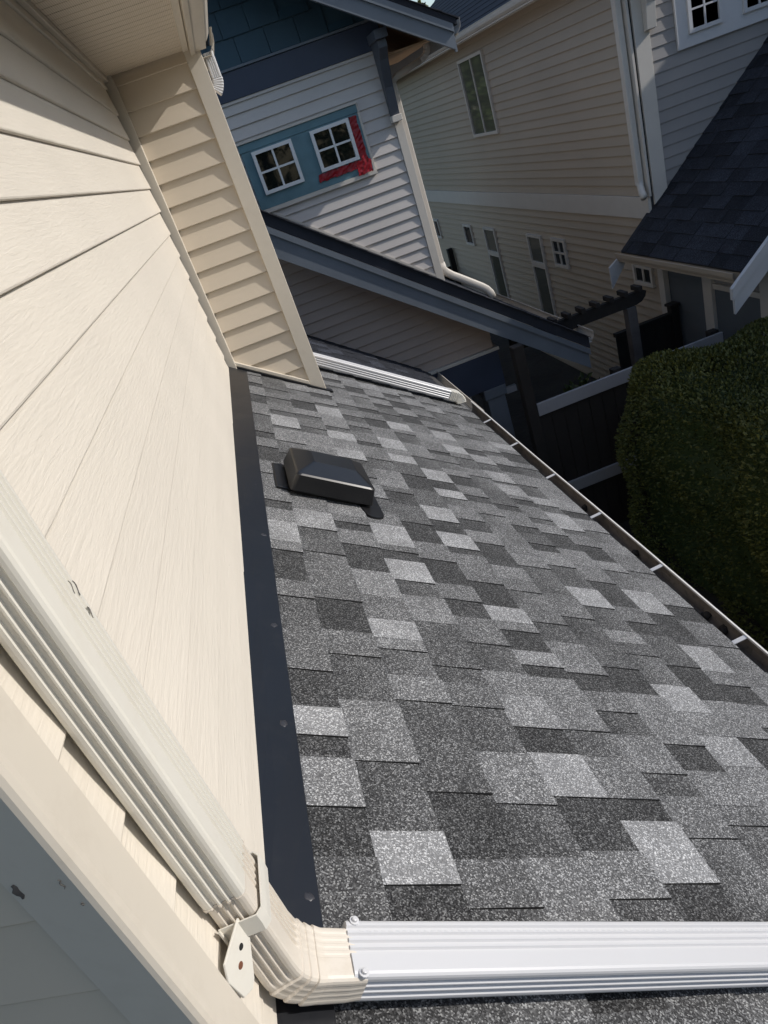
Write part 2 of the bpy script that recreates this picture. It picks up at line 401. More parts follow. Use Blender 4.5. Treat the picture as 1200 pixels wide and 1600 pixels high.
# skirt trim along the roof below the bump-out
def slope_strip(name, x0, x1, y0, y1, l0, l1, mat, parent, bevel=0.0):
    v = [(x, y, -S * x + l) for x in (x0, x1) for y in (y0, y1) for l in (l0, l1)]
    return obj(name, v, BOXF, mat, parent, bevel=bevel)
slope_strip('skirt_trim', 0.03, 0.4075, YC - 0.036, YC - 0.002, 0.022, 0.045, M_trim, house, 0.002)
slope_strip('skirt_flashing', 0.03, 0.52, YC - 0.050, YC - 0.0025, 0.0115, 0.0205, M_flash, house)
# --- soffit, fascia, upper gutter and upper roof
ZS = 1.487
yy = 0.10; k = 0
sof = obj('soffit', box_v(XYZ, -0.01, 0.437, 0.05, 4.8, ZS + 0.004, ZS + 0.012), BOXF, M_trim, house)
while yy < 4.16:
    y1 = min(yy + 0.0715, YC - 0.003)
    if y1 - yy > 0.02: fbox('soffit_panel', XYZ, 0.014, 0.428, yy, y1, ZS - 0.004, ZS + 0.003, M_soffit, sof, 0.0015)
    yy += 0.078
fbox('soffit_channel', XYZ, 0.0, 0.026, 0.53, YC - 0.05, ZS - 0.028, ZS - 0.0045, M_trim, house, 0.003)
fbox('soffit_channel', XYZ, 0.405, 0.4345, 0.05, YC - 0.03, ZS - 0.012, ZS - 0.0045, M_trim, house, 0.002)
fbox('fascia', XYZ, 0.4375, 0.462, 0.0, YC + 0.005, 1.452, 1.66, M_trim, house, 0.003)
GP = [(0.0, 0.12), (0.0, 0.0), (0.055, 0.0), (0.060, 0.022), (0.072, 0.030), (0.092, 0.055), (0.098, 0.085), (0.098, 0.11), (0.104, 0.113), (0.104, 0.121), (0.092, 0.121)]
v, f = strip_extrude(GP, 0.0018, lambda s, d, z: (0.4635 + d, s, 1.462 + z), 0.0, YC - 0.02)
ug = obj('upper_gutter', v, f, M_gut_out, house)
tag(ug, 'cream gutter under the upper eave')
v, f = strip_extrude([(p[0] * 0.9, p[1] * 0.9) for p in GP], 0.0018, lambda s, d, z: (0.4895 + d, s, 1.44 + z), YC + 0.06, 4.75)
obj('upper_gutter', v, f, M_gut_out, house)
UR = [(0.585, 1.60), (0.585, 1.622), (-3.5, 1.622 + 0.5 * 4.085), (-3.5, 1.60 + 0.5 * 4.085)]
v, f = extrude(UR, lambda s, d, z: (d, s, z), -0.2, 5.1); obj('upper_roof', v, f, M_darkroof, house)
# downspout below the upper gutter, tucked behind the corner board
def pipe_prof(bw, sw, r=0.007, gd=0.0022, ribs=True):
    """cross-section: u along the broad side (far = +), w outward. Starts far/outer, goes round."""
    hb, hs = bw / 2, sw / 2; pts = []
    def arc(cx, cy, a0):
        for i in range(4):
            a = math.radians(a0 - 30 * i); pts.append((cx + r * math.cos(a), cy + r * math.sin(a)))
    def groove(line, cs, wd, dep):
        (p0, p1, nx, ny) = line
        for c in cs:
            for off, d in ((-wd, 0), (-wd * 0.45, dep), (wd * 0.45, dep), (wd, 0)):
                tt = c + off
                pts.append((p0[0] + (p1[0] - p0[0]) * tt - nx * d, p0[1] + (p1[1] - p0[1]) * tt - ny * d))
    arc(hb - r, hs - r, 90)      # far outer corner: from +w to +u
    if ribs: groove(((hb, hs - r), (hb, -hs + r), 1, 0), (0.25, 0.5, 0.75), 0.10, gd)
    arc(hb - r, -hs + r, 0)
    if ribs: groove(((hb - r, -hs), (-hb + r, -hs), 0, -1), (0.2, 0.4, 0.6), 0.06, gd)
    arc(-hb + r, -hs + r, -90)
    if ribs: groove(((-hb, -hs + r), (-hb, hs - r), -1, 0), (0.22, 0.5, 0.78), 0.115, gd * 1.5)
    arc(-hb + r, hs - r, 180)
    if ribs: groove(((-hb + r, hs), (hb - r, hs), 0, 1), (0.42, 0.58, 0.74, 0.90), 0.055, gd * 1.5)
    return pts
def pipe_sweep(path, prof, A=Vector((0, 1, 0)), scales=None):
    """path: list of (point, outward vector w)"""
    rings = []
    for i, (p, wv) in enumerate(path):
        sc = scales[i] if scales else 1.0
        rings.append([Vector(p) + A * (u * sc) + Vector(wv) * (q * sc) for u, q in prof])
    return sweep(rings)
PR = pipe_prof(0.076, 0.051)
PRs = pipe_prof(0.0745, 0.0495)
PRflat = pipe_prof(0.0745, 0.0495, gd=0.0003)
down_dir = Vector((1, 0, -S)).normalized(); roof_n = Vector((S, 0, 1)).normalized()
ALPHA = math.atan(S)
def bend(center_fn, n, creases, a_from, a_to):
    pass

# small corrugated elbow of the upper eave, white
def corrugated(pts_dirs, prof, A, mat, name, parent, amp=0.05, n_each=4):
    rings = []; m = len(pts_dirs)
    for i, (p, wv) in enumerate(pts_dirs):
        sc = 1 + (amp if i % 2 else -amp * 0.4)
        rings.append([Vector(p) + Vector(A) * (u * sc) + Vector(wv) * (q * sc) for u, q in prof])
    v, f = sweep(rings); return obj(name, v, f, mat, parent)
ev = thing  # alias kept short
ds0 = None
cx, cz, rr = 0.455, 1.345, 0.07
arcp = []
for i in range(13):
    a = math.radians(0 - 50 * i / 12)
    arcp.append(((cx + rr * math.cos(a), 4.30, cz + rr * math.sin(a)), (math.cos(a), 0, math.sin(a))))
v, f = pipe_sweep([((cx + rr, 4.30, 1.46), (1, 0, 0)), ((cx + rr, 4.30, cz + 0.002), (1, 0, 0))], PR)
dsu = obj('upper_downspout', v, f, M_pipe_white, house)
tag(dsu, 'white elbow below the upper gutter')
corrugated(arcp, pipe_prof(0.078, 0.053, ribs=False), (0, 1, 0), M_pipe_white, 'elbow', dsu, 0.04)

# --- lower (lean-to) roof
Y0R, Y1R = -0.35, 4.86
TE = 0.162 + 0.1425 * 11
XE = TE / SL
deckp = [(0.0, -0.006), (XE, -S * XE - 0.006), (XE, -S * XE - 0.16), (XE - 0.12, -S * XE - 0.16), (0.0, -0.25)]
v, f = extrude(deckp, lambda s, d, z: (d, s, z), Y0R, Y1R)
roof = obj('roof', v, f, M_deck, house)
tag(roof, 'grey laminated shingle lean-to roof')
def tone_our(tab):
    r = random.random(); j = lambda x: x * random.uniform(0.93, 1.07)
    if tab:
        if r < 0.19: q = j(0.315)
        elif r < 0.42: q = j(0.205)
        elif r < 0.82: q = j(0.145)
        else: q = j(0.098)
        return (q * 0.97, q)
    if r < 0.45: q = j(0.066); return (q * 0.85, q)
    if r < 0.80: q = j(0.115); return (q * 0.60, q)
    q = j(0.155); return (q * 0.55, q)
def skip_our(k, a, b, t0, t1):
    # leave the roof open under the bump-out
    x1 = t1 / SL
    return a > YC + 0.01 and x1 < 0.40
butts = [0.188 + 0.1385 * k for k in range(11)] + [1.732]
LIGHT = {0: [(0.904, 1.024, 0.235), (1.084, 1.171, 0.33), (1.943, 2.09, 0.3)], 1: [(0.752, 0.859, 0.33), (2.084, 2.229, 0.28), (2.961, 3.141, 0.2), (3.181, 3.358, 0.29)],
         2: [(1.479, 1.57, 0.32), (1.692, 1.844, 0.24), (2.244, 2.361, 0.21), (2.975, 3.17, 0.21)], 3: [(1.59, 1.732, 0.21), (1.821, 1.957, 0.33), (2.063, 2.233, 0.31), (2.919, 3.044, 0.31), (3.178, 3.304, 0.31), (3.575, 3.741, 0.29)],
         4: [(0.969, 1.096, 0.33), (1.179, 1.3, 0.25), (2.65, 2.76, 0.2), (3.9, 4.05, 0.2)], 5: [(0.769, 0.916, 0.32), (1.444, 1.513, 0.25), (1.662, 1.749, 0.31), (2.146, 2.272, 0.32), (2.38, 2.518, 0.32), (3.032, 3.139, 0.31), (3.224, 3.386, 0.31), (4.485, 4.64, 0.2)],
         6: [(1.96, 2.058, 0.2), (2.674, 2.767, 0.31), (2.87, 3.017, 0.31), (3.625, 3.767, 0.31), (4.314, 4.48, 0.2), (4.485, 4.66, 0.24)], 7: [(0.976, 1.083, 0.19), (2.1, 2.2, 0.2), (3.504, 3.687, 0.2), (4.015, 4.157, 0.22)],
         8: [(1.111, 1.222, 0.28), (1.316, 1.434, 0.31), (1.644, 1.715, 0.22), (1.861, 1.991, 0.33), (3.425, 3.552, 0.31), (3.652, 3.803, 0.29)], 9: [(2.2, 2.34, 0.2), (2.9, 3.046, 0.26), (3.079, 3.224, 0.27), (3.344, 3.474, 0.26), (4.3, 4.45, 0.22)],
         10: [(1.549, 1.692, 0.29), (1.89, 2.052, 0.29), (2.581, 2.765, 0.29), (2.852, 2.945, 0.26), (4.0, 4.12, 0.2)], 11: [(1.35, 1.5, 0.21), (2.4, 2.5, 0.19), (3.0, 3.1, 0.2), (3.761, 3.872, 0.29)]}
def plain_tone(tab):
    r = random.random(); j = lambda x: x * random.uniform(0.93, 1.07)
    if tab:
        q = j(0.178) if r < 0.25 else j(0.145) if r < 0.8 else j(0.105)
        return (q * 0.97, q)
    return tone_our(False)
LAY = {}
for k_ in range(12):
    row = []; a = Y0R
    marks = [m_ for m_ in LIGHT[k_]] + [(Y1R, None, None)]
    for (m0, m1, mt) in marks:
        tab = random.random() < 0.35
        while a < m0 - 1e-6:
            b = min(m0, a + random.uniform(*((0.08, 0.21) if tab else (0.055, 0.18))))
            if m0 - b < 0.035: b = m0
            row.append((a, b, tab, plain_tone(tab))); a = b; tab = not tab
        if m1: row.append((a, m1, True, (mt * 0.86, mt * 0.9))); a = m1
    LAY[k_] = row
shingles(roof, (0, 0, 0), down_dir, (0, 1, 0), roof_n, 0.02, butts, Y0R, Y1R, ((0.08, 0.21), (0.055, 0.18)), tone_our, M_shingle, 300, th=0.0040, skip=skip_our, lay=LAY)
# flashing at the wall: three lapped lengths
def flash(y0, y1, lift):
    ew = lambda y: 0.069 + (0.093 - 0.069) * (y - 0.6) / 3.5
    n = 10; rings = []
    for i in range(n + 1):
        y = y0 + (y1 - y0) * i / n; x1 = ew(y); wv = 0.0014 * math.sin(y * 9) + 0.001 * math.sin(y * 23)
        top = [(0.004, 0.05), (0.0055, 0.0125 + lift - S * 0.0055), (0.03, 0.0122 + lift - S * 0.03 + wv), (x1, 0.0115 + lift - S * x1)]
        bot = [(x1, 0.0095 + lift - S * x1), (0.03, 0.0102 + lift - S * 0.03 + wv), (0.0035, 0.0105 + lift - S * 0.0035), (0.002, 0.05)]
        rings.append([(x, y, z) for x, z in top + bot])
    v, f = sweep(rings); return obj('flashing', v, f, M_flash, roof)
for (a, b, l) in ((-0.3, 1.69, 0.0050), (1.66, 3.02, 0.0026), (2.98, 4.165, 0.0002)):
    fl = flash(a, b, l)
def blob(P, r, n, name, mat, parent, hh=0.35):
    n = Vector(n).normalized(); a = n.orthogonal().normalized(); b = n.cross(a); rings = []
    for i, (rr_, h) in enumerate(((1, 0), (0.93, 0.4), (0.6, 0.85), (0.1, 1.0))):
        rings.append([Vector(P) + (a * math.cos(t) + b * math.sin(t)) * r * rr_ * (1 + 0.12 * math.sin(2 * t + P[1] * 40) + 0.14 * math.sin(5 * t + P[1] * 17)) + n * (r * hh * h) for t in [j * math.tau / 12 for j in range(12)]])
    v, f = sweep(rings); return obj(name, v, f, mat, parent, smooth=True)
for y in (0.72, 1.10, 1.45, 1.95, 2.35, 3.2):
    x = 0.052 + 0.004 * y + random.uniform(-0.004, 0.004)
    blob((x, y, -S * x + (0.0162 if y < 1.67 else 0.0138 if y < 3 else 0.0114)), random.uniform(0.006, 0.0095), roof_n, 'sealant', M_seal, roof, 0.14)
# --- eave: fascia, gutter with hangers and debris
obj('eave_fascia', box_v(XYZ, XE - 0.12, XE - 0.012, Y0R, Y1R, -S * XE - 0.2, -S * XE - 0.161), BOXF, M_trim, house)
v, f = strip_extrude([(XE - 0.06, -S * (XE - 0.06) + 0.001), (XE + 0.012, -S * XE - 0.010), (XE + 0.012, -S * XE - 0.04)], 0.0015, lambda s, d, z: (d, s, z), Y0R, Y1R)
obj('drip_edge', v, f, M_flash, house)
GZ = -S * XE - 0.115; GX = XE + 0.004
GP2 = [(0.0, 0.085), (0.0, 0.0), (0.052, 0.0), (0.056, 0.024), (0.066, 0.034), (0.076, 0.060), (0.078, 0.092), (0.0775, 0.104), (0.070, 0.106), (0.068, 0.098)]
v, f = strip_extrude(GP2, 0.0018, lambda s, d, z: (GX + d + 0.0015 * math.sin(s * 3), s, GZ + z), Y0R, Y1R - 0.02, 24)
gut = obj('gutter', v, f, M_gut_low, house); tag(gut, 'cream eave gutter with dirty inside')
v, f = strip_extrude([(p[0] * 0.94 + 0.0022, p[1] + 0.0022) for p in GP2[:7]], 0.0008, lambda s, d, z: (GX + d + 0.0015 * math.sin(s * 3), s, GZ + z - 0.002), Y0R, Y1R - 0.021, 24)
obj('inner_lining', v, f, M_gut_in, gut)
mb = MB(); nd = 420
hs_ = rng.uniform(0.006, 0.02, (nd, 3))
for i in range(nd - 1):
    y = Y0R + (Y1R - 0.05 - Y0R) * i / nd; y2 = Y0R + (Y1R - 0.05 - Y0R) * (i + 1) / nd
    q = [(GX + 0.005, y, GZ + hs_[i, 0]), (GX + 0.028, y, GZ + hs_[i, 1]), (GX + 0.051, y, GZ + hs_[i, 2])]
    r_ = [(GX + 0.005, y2, GZ + hs_[i + 1, 0]), (GX + 0.028, y2, GZ + hs_[i + 1, 1]), (GX + 0.051, y2, GZ + hs_[i + 1, 2])]
    mb.add(q + r_, [(0, 1, 4, 3), (1, 2, 5, 4)])
o = mb.build('debris', M_debris, gut, fix=False); o['kind'] = 'stuff'
for y, x in ((4.40, 0), (3.91, 0), (3.37, 0), (2.846, 0), (2.311, 0), (1.778, 0), (1.25, 0), (0.7, 0)):
    v = [(xx, y + dy, zz + dz) for xx, zz in ((GX + 0.002, GZ + 0.094), (GX + 0.070, GZ + 0.100)) for dy in (-0.009, 0.009) for dz in (0, 0.003)]
    obj('hanger', v, BOXF, M_pipe_white, gut)
for y in (3.02, 2.52, 2.0, 1.9):       # dark clods of leaf litter against the front lip
    blob((GX + 0.062 + random.uniform(-0.006, 0.004), y, GZ + 0.045), 0.020, (-0.6, 0, 1), 'leaf_litter', M_debris, gut, 0.9)
# storey below the lean-to roof
obj('lower_wall', box_v(XYZ, 0.4, 1.28, Y0R + 0.1, Y1R - 0.12, GROUND, -1.2), BOXF, M_trim, house)

# --- near downspout: vertical pipe, elbow, sloped pipe
dsn = thing('downspout', 'ribbed cream downspout strapped to the wall, elbowing into a white pipe across the near roof', 'downspout', (0.037, 0.57, 0.0))
xc = 0.0385
yv = lambda z: 0.583 - 0.022 * (z - 0.1)
path = [((xc, yv(z), z), (1, 0, 0)) for z in (1.478, 1.0, 0.7, 0.45, 0.262, 0.247)]
v, f = pipe_sweep(path, PR, scales=[1, 1, 1, 1, 1, 0.985])
up = obj('upper_pipe', v, f, M_pipe_cream, dsn); tag(up, 'cream ribbed vertical pipe')
# jagged cut end of the upper pipe
ring = [Vector((xc, yv(0.25), 0.2465)) + Vector((0, 1, 0)) * (u * 1.004) + Vector((1, 0, 0)) * (q * 1.006) for u, q in PR]
ring2 = [p + Vector((0, 0, -0.0022 - 0.0018 * math.sin(i * 2.1))) for i, p in enumerate(ring)]
v, f = sweep([ring, ring2]); obj('cut_edge', v, f, M_pipe_old, up)
# elbow with three crimps
hc = 0.052
X0, Z0 = xc, hc * SL - S * xc                    # meeting point of the two axes
Lb = 0.046
T1 = Vector((0, 0, -1)); W1 = Vector((1, 0, 0)); ang = math.pi / 2 - ALPHA
R_ = Lb / math.tan(ang / 2)
P1 = Vector((X0, 0, Z0 + Lb)); Cc = P1 + W1 * R_
path = []; scl = []
yb = 0.588
def el(p, wv, s): path.append(((p.x, p.y, p.z), wv)); scl.append(s)
for z in (0.285, 0.20, Z0 + Lb + 0.016): el(Vector((xc, yv(z) + 0.002, z)), Vector((1, 0, 0)), 0.97 if z > 0.28 else 0.975)
nb = 60
for i in range(nb + 1):
    a = ang * i / nb
    p = Cc - W1 * R_ * math.cos(a) + T1 * R_ * math.sin(a)
    ph = (i / nb)
    s = 1.0 + 0.02 * math.sin(ph * math.pi)
    for c in (0.22, 0.45, 0.68):
        if c < ph <= c + 0.20: s += 0.055 * (1 - (ph - c) / 0.20)
        elif c - 0.04 < ph <= c: s -= 0.03 * (1 - (c - ph) / 0.04)
    wv = W1 * math.cos(a) - T1 * -math.sin(a) * -1 if False else (W1 * math.cos(a) + Vector((0, 0, 1)) * math.sin(a))
    p.y = yv(Z0) + 0.002 + (yb - yv(Z0)) * ph
    el(p, wv, s)
end = path[-1][0]
p = Vector(end) + down_dir * 0.026; el(p, roof_n, 0.985)
p = Vector(end) + down_dir * 0.047; el(p, roof_n, 0.93)
rings = []
for i, (p, wv) in enumerate(path):
    k_ = min(1, max(0, (i - 5) / 8)); sc_ = scl[i]
    rings.append([Vector(p) + Vector((0, 1, 0)) * ((a[0] * (1 - k_) + b[0] * k_) * sc_) + Vector(wv) * ((a[1] * (1 - k_) + b[1] * k_) * sc_) for a, b in zip(PRs, PRflat)])
v, f = sweep(rings)
elb = obj('elbow', v, f, M_pipe_old, dsn); tag(elb, 'aged cream elbow with three crimps')
# sloped white pipe on the roof
pst = Vector(end) + down_dir * 0.028; pst.y = 0.596
PRw = pipe_prof(0.079, 0.054)
pth = [(tuple(pst + down_dir * d + Vector((0, 0.006 * d, 0))), roof_n) for d in (0, 0.02, 0.3, 0.6, 0.9, 1.2, 1.5, TE - 0.10 - pst.x * SL)]
v, f = pipe_sweep(pth, PRw)
lp = obj('roof_pipe', v, f, M_pipe_white, dsn); tag(lp, 'bright white ribbed pipe lying across the roof')
# row of crimp dimples pressed along the top of the sloped pipe
mb = MB()
for i in range(70):
    c = pst + down_dir * (0.02 + i * 0.0105) + roof_n * 0.0268 + Vector((0, 0.0215 + 0.006 * (0.02 + i * .0105), 0))
    a = down_dir * 0.0036; b = Vector((0, 0.0011, 0)); n_ = roof_n * 0.0007
    mb.add([c - a - b, c + a - b, c + a + b, c - a + b, c - a * .6 - b * .6 + n_, c + a * .6 - b * .6 + n_, c + a * .6 + b * .6 + n_, c - a * .6 + b * .6 + n_], [(0, 1, 2, 3), (4, 5, 6, 7), (0, 1, 5, 4), (1, 2, 6, 5), (2, 3, 7, 6), (3, 0, 4, 7)])
o = mb.build('crimp_marks', M_pipe_white, lp); o['kind'] = 'stuff'
def screw(c, n, parent, r=0.0052):
    n = Vector(n).normalized(); a = n.orthogonal().normalized(); b = n.cross(a); c = Vector(c)
    def ring(rad, h, k=12, hexa=False): return [c + (a * math.cos(t) + b * math.sin(t)) * rad + n * h for t in [j * math.tau / k for j in range(k)]]
    v, f = sweep([ring(r * 1.35, -0.001), ring(r * 1.35, 0.0012), ring(r * 0.8, 0.0016), ring(r * 0.75, 0.005), ring(r * 0.5, 0.0056)])
    return obj('screw', v, f, M_pipe_white, parent)
screw(pst + down_dir * 0.012 + Vector((0, -0.0355, 0)) + roof_n * 0.0275, roof_n, lp, 0.005)
screw(pst + down_dir * 0.012 + Vector((0, 0.036, 0)) + roof_n * 0.0275, roof_n, lp, 0.005)
# strap round the elbow with a nailing flange on the wall
zb = 0.198; th_ = 0.0022; yc = yv(zb) + 0.002; hw = 0.0405; xo = xc + 0.0285
def strap_ring(dz):
    tilt = 0.0
    poly = [(0.0175, yc - hw - 0.006), (0.0175, yc - hw - 0.003), (0.0165, yc - hw), (xo - 0.006, yc - hw), (xo, yc - hw + 0.007), (xo, yc + hw - 0.007), (xo - 0.006, yc + hw), (0.0135, yc + hw), (0.0135, yc + hw + 0.03)]
    return thick(poly, -th_)
q = strap_ring(0); kq = len(q)
rings = [[(x, y, zb - 0.014) for x, y in q], [(x, y, zb - 0.012) for x, y in q], [(x + (0.0 if i in (0, kq - 1) else 0.0006), y, zb) for i, (x, y) in enumerate(q)], [(x, y, zb + 0.012) for x, y in q], [(x, y, zb + 0.014) for x, y in q]]
# widen the flange
for ri, dz in ((0, -0.014), (1, -0.012), (3, 0.006), (4, 0.008)):
    r_ = rings[ri]
    for idx in (0, kq - 1): r_[idx] = (r_[idx][0], r_[idx][1], r_[idx][2] + dz - 0.004)
v, f = sweep(rings, True, False)
mq = kq // 2
for base in (0, 4 * kq):
    for i in range(mq - 1): f.append((base + i, base + i + 1, base + kq - 2 - i, base + kq - 1 - i))
st = obj('strap', v, f, M_pipe_cream, dsn, bevel=0.0006)
def disc(c, n, r, mat, name, parent, h=0.0008):
    n = Vector(n).normalized(); a = n.orthogonal().normalized(); b = n.cross(a); c = Vector(c)
    R1 = lambda hh, rr_: [c + (a * math.cos(t) + b * math.sin(t)) * rr_ + n * hh for t in [j * math.tau / 12 for j in range(12)]]
    v, f = sweep([R1(0, r), R1(h, r * 0.9)]); return obj(name, v, f, mat, parent)
yf = yc - hw
fo_ = [(yf + 0.002, zb + 0.017), (yf + 0.002, zb - 0.016), (yf - 0.022, zb - 0.056), (yf - 0.030, zb - 0.060), (yf - 0.042, zb - 0.050), (yf - 0.046, zb - 0.012), (yf - 0.038, zb + 0.008)]
tl_ = lambda a: 0.5 * max(0, a - (yf - 0.046))
v, f = sweep([[(0.0150 + tl_(a), a, b) for a, b in fo_], [(0.0178 + tl_(a), a, b) for a, b in fo_]]); obj('strap_flange', v, f, M_pipe_cream, st, bevel=0.0008)
disc((0.0179 + 0.5 * 0.020, yc - hw - 0.026, zb - 0.020), (1, -0.5, 0), 0.0042, M_rust, 'nail', st)
disc((0.0179 + 0.5 * 0.032, yc - hw - 0.014, zb - 0.008), (1, -0.5, 0), 0.0038, M_black, 'nail_hole', st)

M_scuff = paint('dark_scuff', (0.10, 0.09, 0.08), 0.8, 0.4, scale=80)
def scuff(pts, n, wd, parent, name='scuff'):
    n = Vector(n).normalized(); A_ = []; B_ = []
    for i, p in enumerate(pts):
        p = Vector(p); t = (Vector(pts[min(i + 1, len(pts) - 1)]) - Vector(pts[max(i - 1, 0)])).normalized(); sd_ = n.cross(t)
        ww = wd * (0.25 + 0.75 * math.sin(math.pi * (i + 0.5) / len(pts))) * random.uniform(0.7, 1.2)
        A_.append([p + sd_ * ww, p - sd_ * ww, p - sd_ * ww * 0.5 + n * 0.0004, p + sd_ * ww * 0.5 + n * 0.0004])
    v, f = sweep(A_); return obj(name, v, f, M_scuff, parent)
xs_ = xc + 0.0257
for (dy, z0_, z1_, wd) in ((0.030, 0.640, 0.625, 0.0011), (0.022, 0.645, 0.632, 0.0009), (0.026, 0.612, 0.600, 0.0013)):
    scuff([(xs_, yv(z0_) + dy + 0.002 * math.sin(i), z0_ + (z1_ - z0_) * i / 5) for i in range(6)], (1, 0, 0), wd, up)
lg = lambda s_: 0.4325 + 0.285 * (-s_ + 0.005) - 0.0008
for (sx_, z_, ln, wd) in ((-0.044, 0.478, 0.018, 0.0026), (-0.004, 0.476, 0.012, 0.0007), (-0.001, 0.444, 0.004, 0.0009)):
    scuff([(sx_ + 0.001 * math.sin(i * 2), lg(sx_), z_ - ln * i / 5) for i in range(6)], (0.27, -1, 0), wd, house, 'stain')
# --- far downspout lying along the end of the roof
dsf = thing('downspout', 'white ribbed downspout along the far roof end, elbowing down into the gutter', 'downspout', (0.5, 4.76, -0.3))
hf = 0.062
PRf = pipe_prof(0.092, 0.066)
def onroof(x, y, h): return Vector((x, y, -S * x)) + roof_n * h
x1 = XE - 0.115
pth = [(tuple(onroof(x, 4.755, hf)), roof_n) for x in (0.40, 0.8, 1.1, x1)]
v, f = pipe_sweep(pth, PRf)
fp = obj('roof_pipe', v, f, M_pipe_white, dsf)
arcp = []
pe = onroof(x1, 4.755, hf); rb = 0.062; cc_ = pe - roof_n * rb
turn = math.pi / 2 - ALPHA
for i in range(8): 
    arcp.append((tuple(pe + down_dir * (0.006 * i - 0.01)), tuple(roof_n)))
pe = pe + down_dir * 0.04; cc_ = pe - roof_n * rb
for i in range(17):
    a = turn * i / 16 * 1.12
    dv = roof_n * math.cos(a) + down_dir * math.sin(a)
    arcp.append((tuple(cc_ + dv * rb), tuple(dv)))
corrugated(arcp, pipe_prof(0.095, 0.069, ribs=False), (0, 1, 0), M_pipe_cream, 'elbow', dsf, 0.05)
# shadowed scrap of rake shingle under the far pipe
# --- roof vent
vent = thing('roof_vent', 'low black plastic vent hood on the grey shingle roof', 'roof vent', (0.3, 2.4, -0.21))
RP = lambda s, d, z: tuple(Vector((0, s, 0)) + down_dir * d + roof_n * z)   # s along wall, d slope distance, z normal height
# flange with rounded lower tongue
fl = []
for (d, s) in ((0.145, 2.62), (0.145, 2.375), (0.455, 2.375), (0.462, 2.315)): fl.append((s, d))
for i in range(7):
    a = math.pi + math.pi * i / 6
    fl.append((2.292 + 0.028 * math.sin(a), 0.503 + 0.036 * math.cos(a)))
fl += [(2.315, 0.541), (2.62, 0.541)]
v, f = sweep([[RP(s, d, 0.004) for s, d in fl], [RP(s, d, 0.0135) for s, d in fl]]); obj('flange', v, f, M_vent, vent, bevel=0.002)
def rect(d0, d1, s0, s1, h, r=0.012):
    pts = []
    for (cd_, cs_, a0) in ((d1 - r, s1 - r, 0), (d0 + r, s1 - r, 90), (d0 + r, s0 + r, 180), (d1 - r, s0 + r, 270)):
        for i in range(4):
            a = math.radians(a0 + 30 * i); pts.append(RP(cs_ + r * math.sin(a), cd_ + r * math.cos(a), h))
    return pts
rings = [rect(0.190, 0.498, 2.338, 2.632, 0.022, 0.012), rect(0.186, 0.502, 2.334, 2.636, 0.026, 0.012), rect(0.196, 0.494, 2.342, 2.628, 0.084, 0.014), rect(0.202, 0.488, 2.348, 2.622, 0.089, 0.014),
         rect(0.262, 0.432, 2.428, 2.560, 0.113, 0.010), rect(0.266, 0.428, 2.432, 2.556, 0.1145, 0.008)]
v, f = sweep(rings); obj('hood', v, f, M_vent, vent, bevel=0.0)
v, f = sweep([rect(0.21, 0.48, 2.36, 2.61, 0.0, 0.01), rect(0.21, 0.48, 2.36, 2.61, 0.03, 0.01)]); obj('collar', v, f, M_black, vent)

# ================================================================== NEIGHBOUR (blue trim)
nb_ = thing('neighbour_house', 'pale lap-sided house with blue-grey rake boards and a teal shingled gable', 'house', (0.5, 9.0, GROUND))
YN = 7.3; FNb = face_my(YN)
nwall = obj('front_wall', box_v(XYZ, -5.0, 2.10, YN + 0.004, 15.0, GROUND, 1.75), BOXF, M_nsid, nb_)
pr_z = lambda x: 0.355 - 0.8 * (x - 0.888)             # porch roof top surface
e = 0.1015
for k in range(30):
    z0 = -1.485 + e * k
    if z0 > 1.40: break
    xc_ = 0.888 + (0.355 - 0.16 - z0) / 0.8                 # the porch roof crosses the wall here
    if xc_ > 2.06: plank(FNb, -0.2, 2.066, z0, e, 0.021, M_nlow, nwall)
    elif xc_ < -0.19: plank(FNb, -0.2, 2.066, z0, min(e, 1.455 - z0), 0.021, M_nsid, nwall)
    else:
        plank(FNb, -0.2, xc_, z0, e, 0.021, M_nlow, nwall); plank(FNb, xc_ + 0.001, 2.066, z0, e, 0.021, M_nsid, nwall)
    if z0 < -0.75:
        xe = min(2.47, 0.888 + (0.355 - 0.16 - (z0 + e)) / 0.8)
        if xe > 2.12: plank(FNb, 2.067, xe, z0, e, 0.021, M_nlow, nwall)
obj('porch_wall', box_v(XYZ, 2.10, 2.47, YN + 0.004, 8.6, -1.49, -1.10), BOXF, M_deck, nb_)
cbn = fbox('corner_board', FNb, 2.068, 2.148, 0.0, 0.027, -1.0, 1.46, M_ntrim, nb_, 0.003)
fbox('corner_return', XYZ, 2.124, 2.1475, YN + 0.001, YN + 0.08, -0.9, 1.46, M_ntrim, cbn)
fbox('frieze_band', FNb, -0.3, 2.16, 0.0, 0.034, 1.462, 1.672, M_navy, nb_, 0.003)
fbox('drip_cap', FNb, -0.3, 2.17, 0.0, 0.052, 1.674, 1.694, M_blue, nb_, 0.002)
fbox('frieze_trim', FNb, -0.3, 2.066, 0.0, 0.024, 1.437, 1.4605, M_nsid, nb_)
